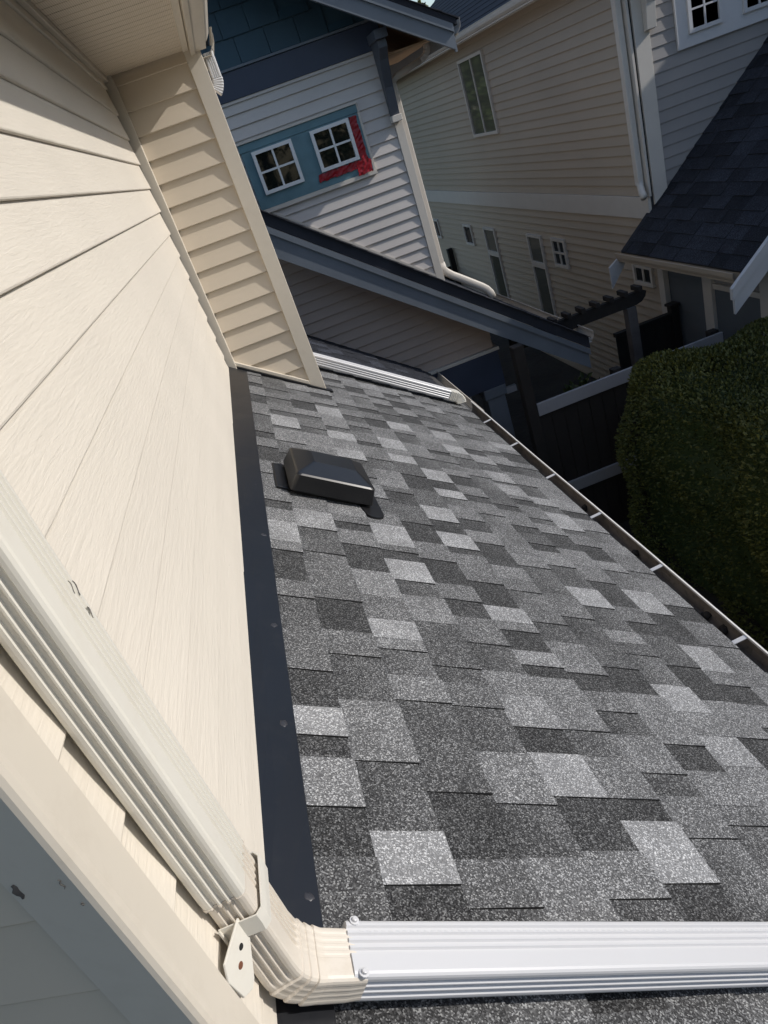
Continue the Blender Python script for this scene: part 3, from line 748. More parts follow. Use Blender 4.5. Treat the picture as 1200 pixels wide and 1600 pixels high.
# teal shakes of the gable
gable = obj('gable_wall', [(-3.2, YN + 0.003, 1.70), (2.14, YN + 0.003, 1.70), (-0.9, YN + 0.003, 3.6), (-3.2, YN + 0.02, 1.70), (2.14, YN + 0.02, 1.70), (-0.9, YN + 0.02, 3.6)],
            [(0, 1, 2), (3, 5, 4), (0, 3, 4, 1), (1, 4, 5, 2), (2, 5, 3, 0)], M_teal, nb_)
rz = lambda x: 1.46 + 0.62 * (2.68 - x)
hrow = 0.205
for r in range(7):
    z0 = 1.696 + r * hrow; x = -0.6 + (0.13 if r % 2 else 0) + random.uniform(-0.02, 0.02)
    while x < 2.1:
        wd = random.uniform(0.235, 0.275)
        x2 = x + wd - 0.006
        if x > -0.6 and rz(x2) - 0.16 > z0 + 0.05:
            zt = min(z0 + hrow + 0.02, rz(x2) - 0.15)
            dz = random.uniform(-0.004, 0.004)
            prof = [(-0.002, z0 + dz), (0.019, z0 + dz), (0.021, z0 + 0.004 + dz), (0.004, zt), (-0.002, zt)]
            v, f = extrude(prof, FNb, x, x2); obj('shake', v, f, M_teal, gable)
        x += wd
# upper roof: slab, shingle edge, rake boards, eave
YR = 6.85
UPf = lambda s, d, z: (d, s, z)
def gab(x0, top_off, bot_off): return [(x0, rz(x0) + top_off), (-0.9, rz(-0.9) + top_off), (-0.9, rz(-0.9) + bot_off), (x0, rz(x0) + bot_off)]
v, f = extrude(gab(2.70, 0.0, -0.05), UPf, YR - 0.03, 15.2); nroof = obj('roof', v, f, M_darkroof, nb_)
for i in range(11):                                           # shingle butts seen along the rake
    xa = 2.72 - i * 0.125; v, f = extrude([(xa, rz(xa) + 0.002), (xa, rz(xa) + 0.014), (xa - 0.17, rz(xa - 0.17) + 0.004), (xa - 0.17, rz(xa - 0.17) + 0.0015)], UPf, YR - 0.045, 15.2)
    obj('shingle_course', v, f, M_darkroof, nroof)
v, f = extrude([(-4.5, rz(2.70)), (-0.905, rz(-0.9)), (-0.905, rz(-0.9) - 0.05), (-4.5, rz(2.70) - 0.05)], UPf, YR - 0.03, 15.2); obj('roof_slope', v, f, M_darkroof, nb_)
v, f = extrude(gab(2.665, -0.052, -0.115), UPf, YR - 0.028, YR + 0.012); obj('rake_trim', v, f, M_blue, nb_)
v, f = extrude(gab(2.645, -0.112, -0.245), UPf, YR - 0.008, YR + 0.030); rk = obj('rake_board', v, f, M_blue, nb_)
fbox('rake_end', XYZ, 2.646, 2.664, YR - 0.004, YR + 0.028, 1.215, 1.40, M_blue, rk)
v, f = extrude(gab(2.64, -0.055, -0.07), UPf, YR + 0.032, YN + 0.01); obj('rake_soffit', v, f, M_navy, nb_)
v, f = extrude(gab(2.64, -0.055, -0.07), UPf, YN + 0.011, 15.0); obj('eave_soffit', v, f, M_ply, nb_)
fbox('eave_fascia', XYZ, 2.642, 2.662, YR + 0.032, 15.0, 1.30, 1.445, M_blue, nb_)
fbox('soffit_board', XYZ, 2.16, 2.60, YN - 0.10, 8.6, 1.385, 1.398, M_ply, nb_)
v, f = strip_extrude([(p[0], p[1]) for p in GP], 0.0018, lambda s, d, z: (2.663 + d, s, 1.33 + z), YR + 0.06, 15.0); obj('upper_gutter', v, f, M_ntrim, nb_)
# knee bracket on the corner
BRx0, BRx1 = 2.045, 2.125
FBk = lambda s, d, z: (s, YN - d, z)
v, f = extrude([(0.032, 0.92), (0.10, 0.92), (0.13, 1.15), (0.22, 1.36), (0.30, 1.44), (0.30, 1.50), (0.032, 1.50)], FBk, BRx0, BRx1)
bk = obj('knee_bracket', v, f, M_bracket, nb_, bevel=0.004)
fbox('cap_block', FBk, BRx0 - 0.018, BRx1 + 0.018, 0.036, 0.345, 1.501, 1.575, M_bracket, bk, 0.006)
fbox('foot_block', FBk, BRx0 - 0.008, BRx1 + 0.010, 0.030, 0.118, 0.868, 0.926, M_ntrim, bk, 0.006)
# downspout at the neighbour's corner
pd = obj('downspout', *extrude([(0.0, 0.0), (0.06, 0.0), (0.06, 0.075), (0.0, 0.075)], lambda s, d, z: (2.165 + d, 7.42 + z, s), -0.55, 1.18), M_ntrim, nb_, bevel=0.008)
sec = [(0.04 * math.copysign(abs(math.cos(t)) ** 0.6, math.cos(t)), 0.046 * math.copysign(abs(math.sin(t)) ** 0.6, math.sin(t))) for t in [j * math.tau / 16 for j in range(16)]]
def tube(pts, sec, name, mat, parent, amp=None):
    rings = []
    for i, p in enumerate(pts):
        p = Vector(p); a = Vector(pts[max(0, i - 1)]); b = Vector(pts[min(len(pts) - 1, i + 1)])
        t = (b - a).normalized(); A = Vector((0, 1, 0)); A = (A - t * A.dot(t)).normalized(); B = t.cross(A)
        s = 1 if not amp else (1 + amp * (1 if i % 2 else -1))
        rings.append([p + B * (c * s) + A * (d * s) for c, d in sec])
    v, f = sweep(rings); return obj(name, v, f, mat, parent, smooth=not amp)
tube([(2.195, 7.455, 1.17), (2.21, 7.455, 1.20), (2.26, 7.455, 1.225), (2.50, 7.455, 1.275)], [(a * 0.7, b * 0.75) for a, b in sec], 'upper_run', M_ntrim, pd)
tube([(2.50, 7.455, 1.275), (2.52, 7.455, 1.281), (2.54, 7.455, 1.289), (2.557, 7.455, 1.299), (2.571, 7.455, 1.312), (2.581, 7.455, 1.327), (2.588, 7.455, 1.343), (2.593, 7.455, 1.36), (2.596, 7.455, 1.378), (2.597, 7.455, 1.40)], [(a * 0.72, b * 0.77) for a, b in sec], 'upper_elbow', M_pipe_white, pd, 0.05)
tube([(2.195, 7.455, -0.50), (2.20, 7.455, -0.56), (2.225, 7.455, -0.60), (2.28, 7.455, -0.655), (2.34, 7.455, -0.70), (2.55, 7.455, -0.868), (2.60, 7.455, -0.915), (2.632, 7.455, -0.965), (2.645, 7.455, -1.02)], sec, 'roof_run', M_bluepanel if False else M_ntrim, pd)
# porch roof
YPR = 6.95
def prs(x0, x1, t, b): return [(x0, pr_z(x0) + t), (x1, pr_z(x1) + t), (x1, pr_z(x1) + b), (x0, pr_z(x0) + b)]
v, f = extrude(prs(-0.2, 3.40, 0.0, -0.075), UPf, YPR + 0.03, YN - 0.002); proof = obj('porch_roof', v, f, M_darkroof, nb_)
v, f = extrude(prs(2.152, 3.40, 0.0, -0.075), UPf, YN - 0.0015, 10.4); obj('porch_roof_side', v, f, M_darkroof, proof)
for i in range(24):
    xa = 3.42 - i * 0.125
    v, f = extrude([(xa, pr_z(xa) + 0.001), (xa, pr_z(xa) + 0.011), (xa - 0.15, pr_z(xa - 0.15) + 0.003), (xa - 0.15, pr_z(xa - 0.15) + 0.001)], UPf, YPR - 0.012 + random.uniform(-0.008, 0.008), YN - 0.002 if xa < 2.3 else 10.4)
    obj('shingle_course', v, f, M_darkroof, proof)
v, f = extrude(prs(-0.2, 3.405, -0.001, -0.13), UPf, YPR + 0.012, YPR + 0.029); obj('shingle_edge', v, f, M_darkroof, proof)
v, f = extrude(prs(-0.2, 3.385, -0.135, -0.20), UPf, YPR - 0.022, YPR + 0.028); obj('porch_rake_trim', v, f, M_blue, nb_)
v, f = extrude([(-0.2, pr_z(-0.2) - 0.18), (3.37, pr_z(3.37) - 0.18), (3.37, -2.0), (-0.2, -2.0 + 0.779 * 3.57)], UPf, YPR - 0.002, YPR + 0.032); obj('porch_rake_board', v, f, M_blue, nb_)
v, f = extrude(prs(-0.2, 3.36, -0.20, -0.215), UPf, YPR + 0.033, YN - 0.012); obj('porch_soffit', v, f, M_ply, nb_)
v, f = extrude([(0.62, pr_z(0.62) + 0.014), (2.066, pr_z(2.066) + 0.014), (2.066, pr_z(2.066) + 0.040), (0.62, pr_z(0.62) + 0.040)], UPf, YN - 0.028, YN - 0.012); obj('wall_flashing', v, f, M_ntrim, nb_)
v, f = strip_extrude(GP2, 0.002, lambda s, d, z: (3.40 + d * 1.2, s, -1.745 + z * 1.1), 7.02, 10.4); obj('porch_gutter', v, f, M_ntrim, nb_)
# porch beam, trim and column
fbox('porch_beam', FNb, 0.2, 2.50, -0.2, 0.05, -1.92, -1.525, M_navy, nb_, 0.004)
fbox('beam_trim', FNb, 0.2, 2.52, -0.2, 0.062, -1.523, -1.487, M_ntrim, nb_, 0.003)
col_ = fbox('porch_column', FNb, 2.26, 2.47, -0.18, 0.03, GROUND, -2.04, M_blue, nb_, 0.006)
fbox('column_cap', FNb, 2.235, 2.495, -0.2, 0.052, -2.038, -1.922, M_blue, col_, 0.006)
fbox('porch_rail', XYZ, 2.50, 2.62, YN - 0.02, YN + 0.03, -2.06, -1.99, M_rail, nb_)
# low roof of the neighbour beside our roof end
lowz = lambda x: -0.695 - 0.757 * (x - 0.667)
v, f = extrude([(-0.3, lowz(-0.3) - 0.008), (1.72, lowz(1.72) - 0.008), (1.72, lowz(1.72) - 0.09), (-0.3, lowz(-0.3) - 0.09)], UPf, 5.7, YN - 0.016); lroof = obj('low_roof', v, f, M_deck, nb_)
dl = Vector((1, 0, -0.757)).normalized(); nl = Vector((0.757, 0, 1)).normalized()
shingles(lroof, (0.3, 0, lowz(0.3)), dl, (0, 1, 0), nl, 0.0, [0.14 * (k + 1) for k in range(13) if 0.14 * (k + 1) < 1.80], 5.7, YN - 0.017, ((0.10, 0.26), (0.08, 0.2)),
         lambda tab: ((0.05, 0.052) if tab and random.random() < 0.5 else (0.026, 0.03)), M_shingle_dk, 300)
v, f = strip_extrude(GP2, 0.002, lambda s, d, z: (1.722 + d, s, lowz(1.72) - 0.115 + z), 5.75, YN - 0.02); obj('low_gutter', v, f, M_ntrim, nb_)
obj('low_wall', box_v(XYZ, 0.3, 1.60, 5.85, 7.2, GROUND, lowz(1.72) - 0.10), BOXF, M_navy, nb_)
# window pair in teal casing
cs = fbox('window_casing', FNb, 0.634, 1.76, 0.010, 0.038, 0.556, 1.05, M_teal_casing, nb_, 0.002)
fbox('head_casing', FNb, 0.628, 1.766, 0.010, 0.044, 1.0515, 1.118, M_teal_casing, cs, 0.002)
fbox('head_cap', FNb, 0.618, 1.776, 0.0, 0.060, 1.1195, 1.138, M_ntrim, cs, 0.002)
fbox('casing_edge', FNb, 1.7615, 1.785, 0.008, 0.034, 0.52, 1.118, M_ntrim, cs, 0.002)
fbox('sill', FNb, 0.60, 1.785, 0.008, 0.046, 0.518, 0.5545, M_ntrim, cs, 0.002)
window(FNb, 0.722, 1.104, 0.668, 1.036, nb_, d0=0.0, depth=0.066, fw=0.030)
window(FNb, 1.284, 1.660, 0.684, 1.036, nb_, d0=0.0, depth=0.066, fw=0.030)
# red tape stuck round the right window
def tape(name, pts, parent):
    """crinkled tape: list of (x, z) outline cells"""
    x0, x1, z0, z1, d = pts; nx = max(3, int((x1 - x0) / 0.02)); nz = max(3, int((z1 - z0) / 0.02))
    V = []; F_ = []
    for i in range(nx + 1):
        for j in range(nz + 1):
            ex = random.uniform(-0.007, 0.007)
            x = x0 + (x1 - x0) * i / nx + (ex if i in (0, nx) else 0); z = z0 + (z1 - z0) * j / nz + (random.uniform(-0.007, 0.007) if j in (0, nz) else 0)
            V.append((x, YN - d - random.uniform(0, 0.008), z))
    F_ = [(i * (nz + 1) + j, (i + 1) * (nz + 1) + j, (i + 1) * (nz + 1) + j + 1, i * (nz + 1) + j + 1) for i in range(nx) for j in range(nz)]
    o = obj(name, V, F_, M_red, parent, fix=False)
    s_ = o.modifiers.new('solid', 'SOLIDIFY'); s_.thickness = 0.003
    return o
tp = thing('red_tape', 'crinkled red tape along the right and bottom edges of the right teal-cased window', 'tape', (1.7, YN - 0.05, 0.6))
tape('tape_strip', (1.665, 1.735, 0.60, 1.035, 0.044), tp)
tape('tape_strip', (1.24, 1.68, 0.612, 0.676, 0.046), tp)
tape('tape_patch', (1.61, 1.755, 0.552, 0.66, 0.053), tp)

# ================================================================== TAN HOUSE
tan = thing('tan_house', 'tall tan lap-sided house with white trim and black roofs across the yard', 'house', (7.0, 12.0, GROUND))
XB = 5.0; FT = face_mx(XB); YT0, YT1 = 8.2, 19.0
twall = obj('side_wall', box_v(XYZ, XB + 0.004, 11.5, YT0 + 0.004, YT1, GROUND, 1.70), BOXF, M_deck, tan)
e = 0.1147; k = 0
z0 = -0.765
while z0 < 1.62:
    plank(FT, YT0 + 0.06, YT1, z0, min(e, 1.66 - z0), 0.022, M_tan, twall); z0 += e
z0 = -1.02 - e
while z0 > GROUND - 0.1:
    plank(FT, YT0 - 0.35 if False else YT0 + 0.0, YT1, z0, e, 0.028, M_tan, twall); z0 -= e
fbox('belly_band', FT, YT0 + 0.0, YT1, 0.0, 0.040, -1.02, -0.768, M_tantrim, tan, 0.004)
fbox('corner_board', FT, YT0 - 0.03, YT0 + 0.06, 0.0, 0.028, -0.766, 1.66, M_tantrim, tan, 0.003)
# eave of the tan house
TS = 0.62; tz = lambda x: 1.70 + TS * (x - 4.70)
fbox('eave_soffit', XYZ, 4.74, XB - 0.001, YT0 - 0.4, YT1 + 0.1, 1.600, 1.615, M_tan, tan)
fbox('eave_fascia', XYZ, 4.722, 4.739, YT0 - 0.4, YT1 + 0.1, 1.565, 1.70, M_tantrim, tan)
v, f = strip_extrude([(p[0] * -1, p[1]) for p in GP], -0.002, lambda s, d, z: (4.720 + d, s, 1.575 + z), YT0 - 0.4, YT1 + 0.1); obj('gutter', v, f, M_tantrim, tan)
v, f = extrude([(4.66, tz(4.66)), (8.6, tz(8.6)), (8.6, tz(8.6) - 0.08), (4.66, tz(4.66) - 0.08)], UPf, YT0 - 0.45, YT1 + 0.15); troof = obj('main_roof', v, f, M_darkroof, tan)
for i in range(28):
    xa = 4.64 + i * 0.14
    v, f = extrude([(xa, tz(xa) + 0.001), (xa, tz(xa) + 0.014), (xa + 0.17, tz(xa + 0.17) + 0.003), (xa + 0.17, tz(xa + 0.17) + 0.001)], UPf, YT0 - 0.46, YT1 + 0.16)
    obj('shingle_course', v, f, M_darkroof, troof)
v, f = extrude([(8.61, tz(8.6)), (12.4, tz(4.8)), (12.4, tz(4.8) - 0.08), (8.61, tz(8.6) - 0.08)], UPf, YT0 - 0.45, YT1 + 0.15); obj('main_roof_slope', v, f, M_darkroof, tan)
# windows in the tan wall
def cased(F, s0, s1, z0, z1, parent, cols, rows, glass=M_glass2, wmat=M_tantrim, rail=None):
    return window(F, s0, s1, z0, z1, parent, wmat, glass, 0.045, cols, rows, 0.0, 0.055, 0.03)
wu = cased(FT, 12.48, 13.70, 0.181, 1.39, tan, 2, 1, M_glass2)
for (a, b, z0, z1, c, r) in ((17.64, 18.30, -1.876, -1.43, 2, 1), (15.19, 15.71, -1.868, -1.44, 1, 1), (10.72, 11.20, -1.885, -1.43, 2, 2), (8.305, 8.76, -1.86, -1.40, 2, 2)):
    cased(FT, a, b, z0, z1, tan, c, r, M_glass)
for (a, b) in ((13.78, 14.40), (11.60, 12.19)):
    cased(FT, a, b, -1.935, -1.43, tan, 1, 1, M_glass2)
    cased(FT, a, b, -3.0, -1.937, tan, 1, 1, M_glass2)
# corner downspout
td = obj('downspout', *extrude([(0.0, 0.0), (0.07, 0.0), (0.07, 0.085), (0.0, 0.085)], lambda s, d, z: (XB - 0.045 - d, YT0 + 0.02 + z, s), -0.62, 1.58), M_tantrim, tan, bevel=0.01)
tube([(XB - 0.08, YT0 + 0.06, -0.58), (XB - 0.085, YT0 + 0.04, -0.63), (XB - 0.11, YT0 - 0.02, -0.69), (XB - 0.14, YT0 - 0.10, -0.735)], [(0.038 * math.cos(t), 0.042 * math.sin(t)) for t in [j * math.tau / 12 for j in range(12)]], 'shoe', M_tantrim, td)
# grey end wall looking to -Y
FG = face_my(YT0)
gwall = obj('end_wall', box_v(XYZ, XB + 0.02, 11.5, YT0 + 0.0005, YT0 + 0.0035, GROUND, 1.70), BOXF, M_deck, tan)
br_z = lambda x: -0.712 + 0.822 * (x - 5.236)
eg = 0.124
for k in range(24):
    z0 = -1.30 + eg * k
    if z0 > 1.95: break
    plank(FG, 5.205, 7.6, z0, eg, 0.013, M_grey, gwall)
fbox('end_corner_board', FG, 5.03, 5.204, 0.0, 0.032, -1.0, 1.9, M_tantrim, tan, 0.003)
gc = fbox('end_window_casing', FG, 5.508, 7.0, 0.008, 0.036, 0.575, 1.45, M_whitetrim, tan, 0.003)
window(FG, 5.644, 6.04, 0.695, 1.30, tan, M_whitetrim, M_glass, 0.04, 2, 3, 0.0, 0.062)
window(FG, 6.288, 6.68, 0.70, 1.30, tan, M_whitetrim, M_glass, 0.04, 2, 3, 0.0, 0.062)
bkt = obj('eave_bracket', *extrude([(0.034, 0.86), (0.10, 0.87), (0.13, 1.10), (0.32, 1.45), (0.32, 1.60), (0.034, 1.60)], FBk if False else (lambda s, d, z: (s, YT0 - d, z)), 5.14, 5.25), M_tantrim, tan, bevel=0.004)
v, f = extrude([(4.66, tz(4.66) - 0.09), (8.6, tz(8.6) - 0.09), (8.6, tz(8.6) - 0.28), (4.66, tz(4.66) - 0.28)], UPf, YT0 - 0.43, YT0 - 0.39); obj('gable_rake_board', v, f, M_whitetrim, tan)
# black porch roof in front of the grey wall
XR0 = 4.575
v, f = extrude([(XR0, br_z(XR0) - 0.006), (7.4, br_z(7.4) - 0.006), (7.4, br_z(7.4) - 0.10), (XR0, br_z(XR0) - 0.10)], UPf, 6.03, YT0 - 0.016); broof = obj('porch_roof', v, f, M_deck, tan)
v, f = extrude([(XR0, br_z(XR0) - 0.006), (5.028, br_z(5.028) - 0.006), (5.028, br_z(5.028) - 0.06), (XR0, br_z(XR0) - 0.06)], UPf, YT0 - 0.0155, YT0 + 0.06); obj('porch_roof_return', v, f, M_darkroof, broof)
dT = Vector((-1, 0, -0.822)).normalized(); nT = Vector((-0.822, 0, 1)).normalized(); Ltop = (7.38 - XR0) * math.hypot(1, 0.822)
nc = int(Ltop / 0.15)
shingles(broof, (7.38, 0, br_z(7.38)), dT, (0, 1, 0), nT, 0.0, [Ltop + 0.02 - 0.15 * (nc - 1 - k) for k in range(nc)], 6.03, YT0 - 0.017, ((0.24, 0.36), (0.2, 0.3)),
         lambda tab: (lambda q: (q * 0.85, q))(random.uniform(0.016, 0.042)), M_shingle_dk, 300, th=0.007)
v, f = extrude([(7.41, br_z(7.4)), (10.2, br_z(7.4) - 0.822 * 2.79), (10.2, br_z(7.4) - 0.822 * 2.79 - 0.1), (7.41, br_z(7.4) - 0.1)], UPf, 6.03, YT0 - 0.02); obj('porch_roof_slope', v, f, M_darkroof, tan)
v, f = strip_extrude([(-p[0], p[1]) for p in GP2], -0.002, lambda s, d, z: (XR0 - 0.004 + d, s, br_z(XR0) - 0.115 + z), 6.08, YT0 + 0.06); obj('porch_gutter', v, f, M_tan, tan)
v, f = extrude([(4.42, br_z(4.42) + 0.01), (7.4, br_z(7.4) + 0.01), (7.4, br_z(7.4) - 0.10), (4.42, br_z(4.42) - 0.10)], UPf, 5.985, 6.028); bg_ = obj('barge_board', v, f, M_whitetrim, tan)
v, f = extrude([(4.44, br_z(4.44) - 0.102), (7.4, br_z(7.4) - 0.102), (7.4, br_z(7.4) - 0.26), (4.44, br_z(4.44) - 0.26)], UPf, 5.995, 6.026); obj('barge_lower_board', v, f, M_whitetrim, bg_)
fb = obj('far_barge_end', *extrude([(4.40, br_z(4.40) - 0.01), (4.60, br_z(4.60) - 0.055), (4.60, br_z(4.60) - 0.20), (4.40, br_z(4.40) - 0.27)], UPf, YT0 + 0.062, YT0 + 0.09), M_whitetrim, tan)
# rooms under that roof
FP = face_mx(5.0)
obj('porch_room', box_v(XYZ, 5.03, 7.3, 6.12, YT0 - 0.03, GROUND, -1.02), BOXF, M_deck, tan)
z0 = GROUND
while z0 < -1.25:
    plank(face_mx(5.03), 7.29, YT0 - 0.06, z0, 0.2, 0.012, M_bluepanel, tan); z0 += 0.2
fbox('corner_post', FP, YT0 - 0.14, YT0 - 0.02, -0.02, 0.05, GROUND, -1.02, M_tantrim, tan, 0.004)
fbox('porch_post', FP, 7.125, 7.285, -0.02, 0.05, GROUND, -1.10, M_tantrim, tan, 0.004)
fbox('porch_post', FP, 6.20, 6.345, -0.02, 0.05, GROUND, -1.10, M_tantrim, tan, 0.004)
fbox('porch_panel', FP, 6.35, 7.12, -0.028, 0.012, GROUND, -1.72, M_bluepanel, tan)
fbox('panel_trim', FP, 6.35, 7.12, -0.028, 0.035, -1.718, -1.66, M_tantrim, tan)
fbox('porch_wall', FP, 6.35, 7.12, -0.028, 0.006, -1.658, -1.15, M_grey, tan)
# unseen wing, added out of view on the right to shade the yard
obj('added_shade_wing', box_v(XYZ, 7.45, 12.5, -6.0, 8.19, GROUND, 1.2), BOXF, M_tan, tan)
v, f = extrude([(7.1, 1.0), (9.9, 3.2), (12.8, 1.0), (12.8, 1.1), (9.9, 3.32), (7.1, 1.1)], UPf, -6.3, 7.7); obj('shade_wing_roof', v, f, M_darkroof, tan)

# ================================================================== YARD
fn = thing('yard_fence', 'dark board fence with pale top and bottom rails beside the hedge', 'fence', (3.5, 6.5, GROUND))
YF = 6.5
fbox('rail', XYZ, 2.52, 4.6, YF - 0.045, YF - 0.012, -2.082, -1.948, M_rail, fn, 0.004)
fbox('rail', XYZ, 2.52, 4.6, YF - 0.045, YF - 0.012, -3.07, -2.938, M_rail, fn, 0.004)
x = 2.52
while x < 4.58:
    fbox('board', XYZ, x, x + 0.135, YF - 0.010, YF + 0.010, GROUND, -1.97 + random.uniform(-0.01, 0.01), M_wood_dark, fn); x += 0.141
for xx in (3.4, 4.5): fbox('post', XYZ, xx, xx + 0.09, YF + 0.012, YF + 0.10, GROUND, -1.93, M_wood_dark, fn)
tpost = thing('timber_post', 'weathered grey timber post at the left end of the pale fence rail', 'post', (2.46, 6.5, GROUND))
fbox('shaft', XYZ, 2.405, 2.515, YF - 0.06, YF + 0.05, GROUND, -1.30, M_wood_dark, tpost, 0.006)
fbox('base_plate', XYZ, 2.38, 2.54, YF - 0.085, YF + 0.075, GROUND, GROUND + 0.03, M_wood_dark, tpost, 0.006)
pg = thing('pergola', 'dark timber garden pergola with notched beam behind the porch roof', 'pergola', (3.8, 7.4, GROUND))
YP = 7.4
def P2(x, z, y0, y1): return [(x, y0, z), (x, y1, z)]
beam = [(2.7, -1.66), (4.20, -1.66), (4.27, -1.645), (4.32, -1.60), (4.34, -1.545), (4.30, -1.52), (2.7, -1.51)]
v, f = extrude(beam, UPf, YP - 0.03, YP + 0.03); obj('beam', v, f, M_wood_dark, pg)
for i in range(9):
    x = 2.85 + i * 0.17; fbox('rafter', XYZ, x, x + 0.05, YP - 0.10, YP + 0.07, -1.508, -1.455, M_wood_dark, pg, 0.004)
for yy_ in (YP - 0.055,): fbox('post', XYZ, 4.075, 4.185, yy_, yy_ + 0.11, GROUND, -1.662, M_wood_grey, pg, 0.006)
f2 = thing('side_fence', 'short black fence with a capped post against the tan house', 'fence', (4.6, 7.9, GROUND))
for i in range(6): fbox('board', XYZ, 4.16 + i * 0.125, 4.28 + i * 0.125, 7.89, 7.91, GROUND, -2.14, M_wood_dark, f2)
fbox('top_rail', XYZ, 4.15, 4.88, 7.86, 7.94, -2.138, -2.09, M_wood_dark, f2)
fbox('post', XYZ, 4.885, 4.985, 7.85, 7.95, GROUND, -2.02, M_wood_dark, f2, 0.006)
fbox('post_cap', XYZ, 4.865, 4.995, 7.83, 7.97, -2.018, -1.985, M_wood_dark, f2, 0.01)
f3 = thing('far_gate', 'dark wooden gate with tall post at the far end of the side yard', 'gate', (4.6, 17.0, GROUND))
for i in range(9): fbox('board', XYZ, 3.2 + i * 0.18, 3.37 + i * 0.18, 16.99, 17.01, GROUND, -2.45 + 0.02 * math.sin(i), M_wood_dark, f3)
fbox('post', XYZ, 4.83, 4.95, 16.95, 17.07, GROUND, -2.05, M_wood_dark, f3)
fbox('rail', XYZ, 3.2, 4.82, 16.94, 16.985, -2.72, -2.62, M_wood_dark, f3)

def leaf_mass(name, surf, n, size, parent, mat, tonefn, smin=0.6):
    """many small leaf faces on a bumpy volume; surf() -> (point, normal)"""
    V = np.zeros((n * 4, 3)); T = np.zeros(n * 4, dtype=np.float32)
    for i in range(n):
        p, nn, tt = surf()
        nn = nn + rng.normal(0, 0.55, 3); nn /= np.linalg.norm(nn)
        a = np.cross(nn, rng.normal(0, 1, 3)); a /= np.linalg.norm(a) + 1e-9; b = np.cross(nn, a)
        s = size * rng.uniform(smin, 1.3); 
        V[4 * i:4 * i + 4] = [p - b * s * 0.3, p + nn * s * 0.5 + a * s * 0.32, p + nn * s * 1.05, p + nn * s * 0.5 - a * s * 0.32]
        T[4 * i:4 * i + 4] = tonefn(p, tt)
    me = bpy.data.meshes.new(name); F_ = np.arange(n * 4).reshape(n, 4)
    me.from_pydata(V.tolist(), [], F_.tolist())
    at = me.attributes.new('tone', 'FLOAT', 'POINT'); at.data.foreach_set('value', T)
    o = link(name, me, mat, parent); return o
# clipped hedge
hd = thing('hedge', 'large clipped dark green yew hedge in the shaded yard', 'hedge', (4.1, 4.0, GROUND))
HX0, HX1, HY0, HY1, HZ1 = 3.05, 5.0, 0.5, 6.1, -1.62
hc_ = np.array([(HX0 + HX1) / 2, (HY0 + HY1) / 2, (GROUND - 0.4 + HZ1) / 2]); hh = np.array([(HX1 - HX0) / 2, (HY1 - HY0) / 2, (HZ1 - GROUND + 0.4) / 2])
def lump(p): return 0.07 * math.sin(p[0] * 4.1 + p[1] * 2.3) + 0.06 * math.sin(p[1] * 5.2 - p[2] * 3.1) + 0.04 * math.sin(p[2] * 7 + p[0] * 6)
def hedge_surf(shrink=0.0):
    while True:
        u = rng.uniform(-1, 1, 3); k = rng.integers(0, 4)
        if k == 0: u[0] = -1
        elif k == 1: u[2] = 1
        elif k == 2: u[2] = 1
        else: u[1] = 1 if rng.random() < 0.6 else -1
        # superellipsoid rounding
        r = (abs(u[0]) ** 7 + abs(u[1]) ** 12 + abs(u[2]) ** 6) ** (1 / 7.0)
        q = u / max(r, 1e-6)
        nrm = np.sign(q) * np.abs(q) ** 5 / hh; nrm /= np.linalg.norm(nrm)
        p = hc_ + q * hh; l_ = lump(p)
        dep = abs(rng.normal(0, 0.05))
        p = p + nrm * (l_ - dep)
        if p[1] < 1.2: continue
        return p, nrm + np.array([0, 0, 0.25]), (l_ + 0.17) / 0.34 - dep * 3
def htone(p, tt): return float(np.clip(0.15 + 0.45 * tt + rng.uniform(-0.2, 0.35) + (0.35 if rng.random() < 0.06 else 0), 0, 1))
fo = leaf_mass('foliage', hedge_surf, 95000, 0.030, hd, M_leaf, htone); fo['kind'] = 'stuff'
# dense inner twigs
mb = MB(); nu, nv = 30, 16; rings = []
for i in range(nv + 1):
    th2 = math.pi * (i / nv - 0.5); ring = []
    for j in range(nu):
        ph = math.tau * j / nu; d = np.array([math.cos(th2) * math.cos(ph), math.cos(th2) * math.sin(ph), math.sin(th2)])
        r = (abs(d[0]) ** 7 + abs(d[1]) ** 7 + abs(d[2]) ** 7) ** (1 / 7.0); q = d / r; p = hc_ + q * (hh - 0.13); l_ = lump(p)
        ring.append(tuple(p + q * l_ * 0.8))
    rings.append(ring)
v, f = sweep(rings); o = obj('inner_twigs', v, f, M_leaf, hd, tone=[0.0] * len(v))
# low shrub in the dark corner behind the fence
sh = thing('shrub', 'dark low shrub in the shade behind the fence', 'shrub', (3.3, 7.1, GROUND))
def shrub_surf():
    d = rng.normal(0, 1, 3); d /= np.linalg.norm(d); d[2] = abs(d[2])
    p = np.array([3.25, 7.0, GROUND + 0.2]) + d * np.array([0.5, 0.3, 1.35]) * rng.uniform(0.7, 1.05)
    return p, d, 0
fo2 = leaf_mass('foliage', shrub_surf, 2600, 0.07, sh, M_leaf, lambda p, t: rng.uniform(0, 0.4)); fo2['kind'] = 'stuff'
tube([(3.25, 7.0, GROUND), (3.26, 7.0, GROUND + 0.6), (3.24, 7.0, GROUND + 1.1)], [(0.03 * math.cos(t), 0.03 * math.sin(t)) for t in [j * math.tau / 8 for j in range(8)]], 'stem', M_bark, sh)

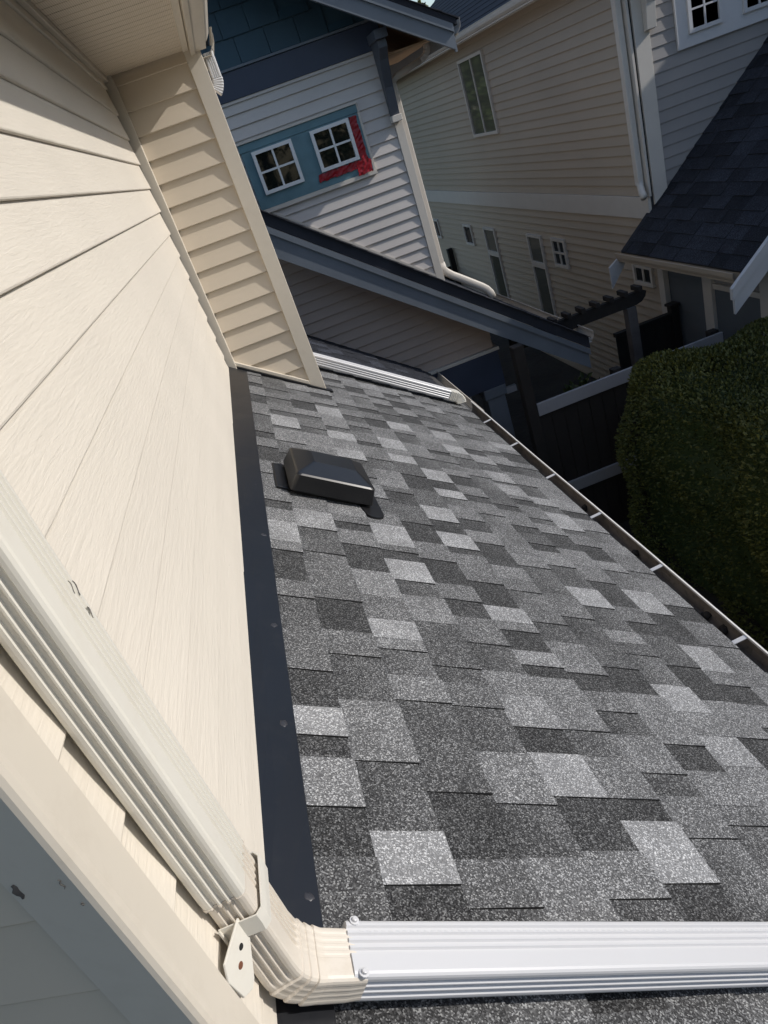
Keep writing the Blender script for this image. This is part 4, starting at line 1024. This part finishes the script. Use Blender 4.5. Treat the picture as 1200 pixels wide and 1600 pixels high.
# far conifers whose tips show over the neighbour's ridge
def conifer(x, y, top, h, r, label):
    c = thing('conifer_tree', label, 'tree', (x, y, GROUND), 'conifers beyond the neighbour')
    tube([(x, y, GROUND), (x, y, top - h * 0.4), (x, y, top - 0.1)], [(0.18 * math.cos(t), 0.18 * math.sin(t)) for t in [j * math.tau / 8 for j in range(8)]], 'trunk', M_bark, c)
    def sf():
        u = rng.random() ** 0.7; ph = rng.uniform(0, math.tau); tier = 0.75 + 0.25 * ((u * 14) % 1)
        d = np.array([math.cos(ph), math.sin(ph), -0.25]); rad = r * u * tier * rng.uniform(0.3, 1)
        return np.array([x, y, top - h * u]) + d * rad, d, 0
    q = leaf_mass('crown', sf, 5000, 0.35, c, M_leaf, lambda p, t: rng.uniform(0, 0.5)); q['kind'] = 'stuff'

conifer(14.25, 45.0, 5.75, 9.0, 2.4, 'spiky conifer, its tip just right of the roof corner against the sky')
conifer(13.6, 45.5, 5.95, 9.0, 2.2, 'spiky conifer, its tip at the left edge of the sky gap')
def broadleaf(x, y, top, r, label):
    c = thing('leafy_tree', label, 'tree', (x, y, GROUND), 'trees around the houses')
    zc = top - r * 0.9
    tube([(x, y, GROUND), (x + 0.1, y, zc - r * 0.5), (x, y, zc + r * 0.3)], [(0.2 * math.cos(t), 0.2 * math.sin(t)) for t in [j * math.tau / 8 for j in range(8)]], 'trunk', M_bark, c)
    cl = [(np.array([x, y, zc]) + rng.normal(0, 1, 3) * r * 0.45, r * rng.uniform(0.35, 0.6)) for _ in range(14)]
    def sf():
        p0, rr_ = cl[rng.integers(0, len(cl))]; d = rng.normal(0, 1, 3); d /= np.linalg.norm(d)
        return p0 + d * rr_ * rng.uniform(0.6, 1.0), d, 0
    q = leaf_mass('crown', sf, 4500, 0.28, c, M_leaf2, lambda p, t: rng.uniform(0, 1)); q['kind'] = 'stuff'
M_leaf2 = M_leaf.copy(); M_leaf2.name = 'broad_leaf'
for nd_ in M_leaf2.node_tree.nodes:
    if nd_.type == 'VALTORGB':
        nd_.color_ramp.elements[0].color = (0.03, 0.06, 0.012, 1); nd_.color_ramp.elements[1].color = (0.10, 0.15, 0.04, 1)
for (x, y, top, r_, lb) in ((-1.0, 25.0, 5.5, 3.2, 'leafy tree hidden behind the blue trimmed house'), (1.2, 29.0, 4.5, 3.0, 'leafy tree further behind the blue trimmed house'),
                            (-3.0, -16.0, 5.0, 3.6, 'leafy tree behind the viewer on the left'), (2.5, -17.0, 6.0, 3.8, 'leafy tree straight behind the viewer'), (8.0, -18.0, 5.5, 3.6, 'leafy tree behind the viewer on the right')):
    broadleaf(x, y, top, r_, lb)
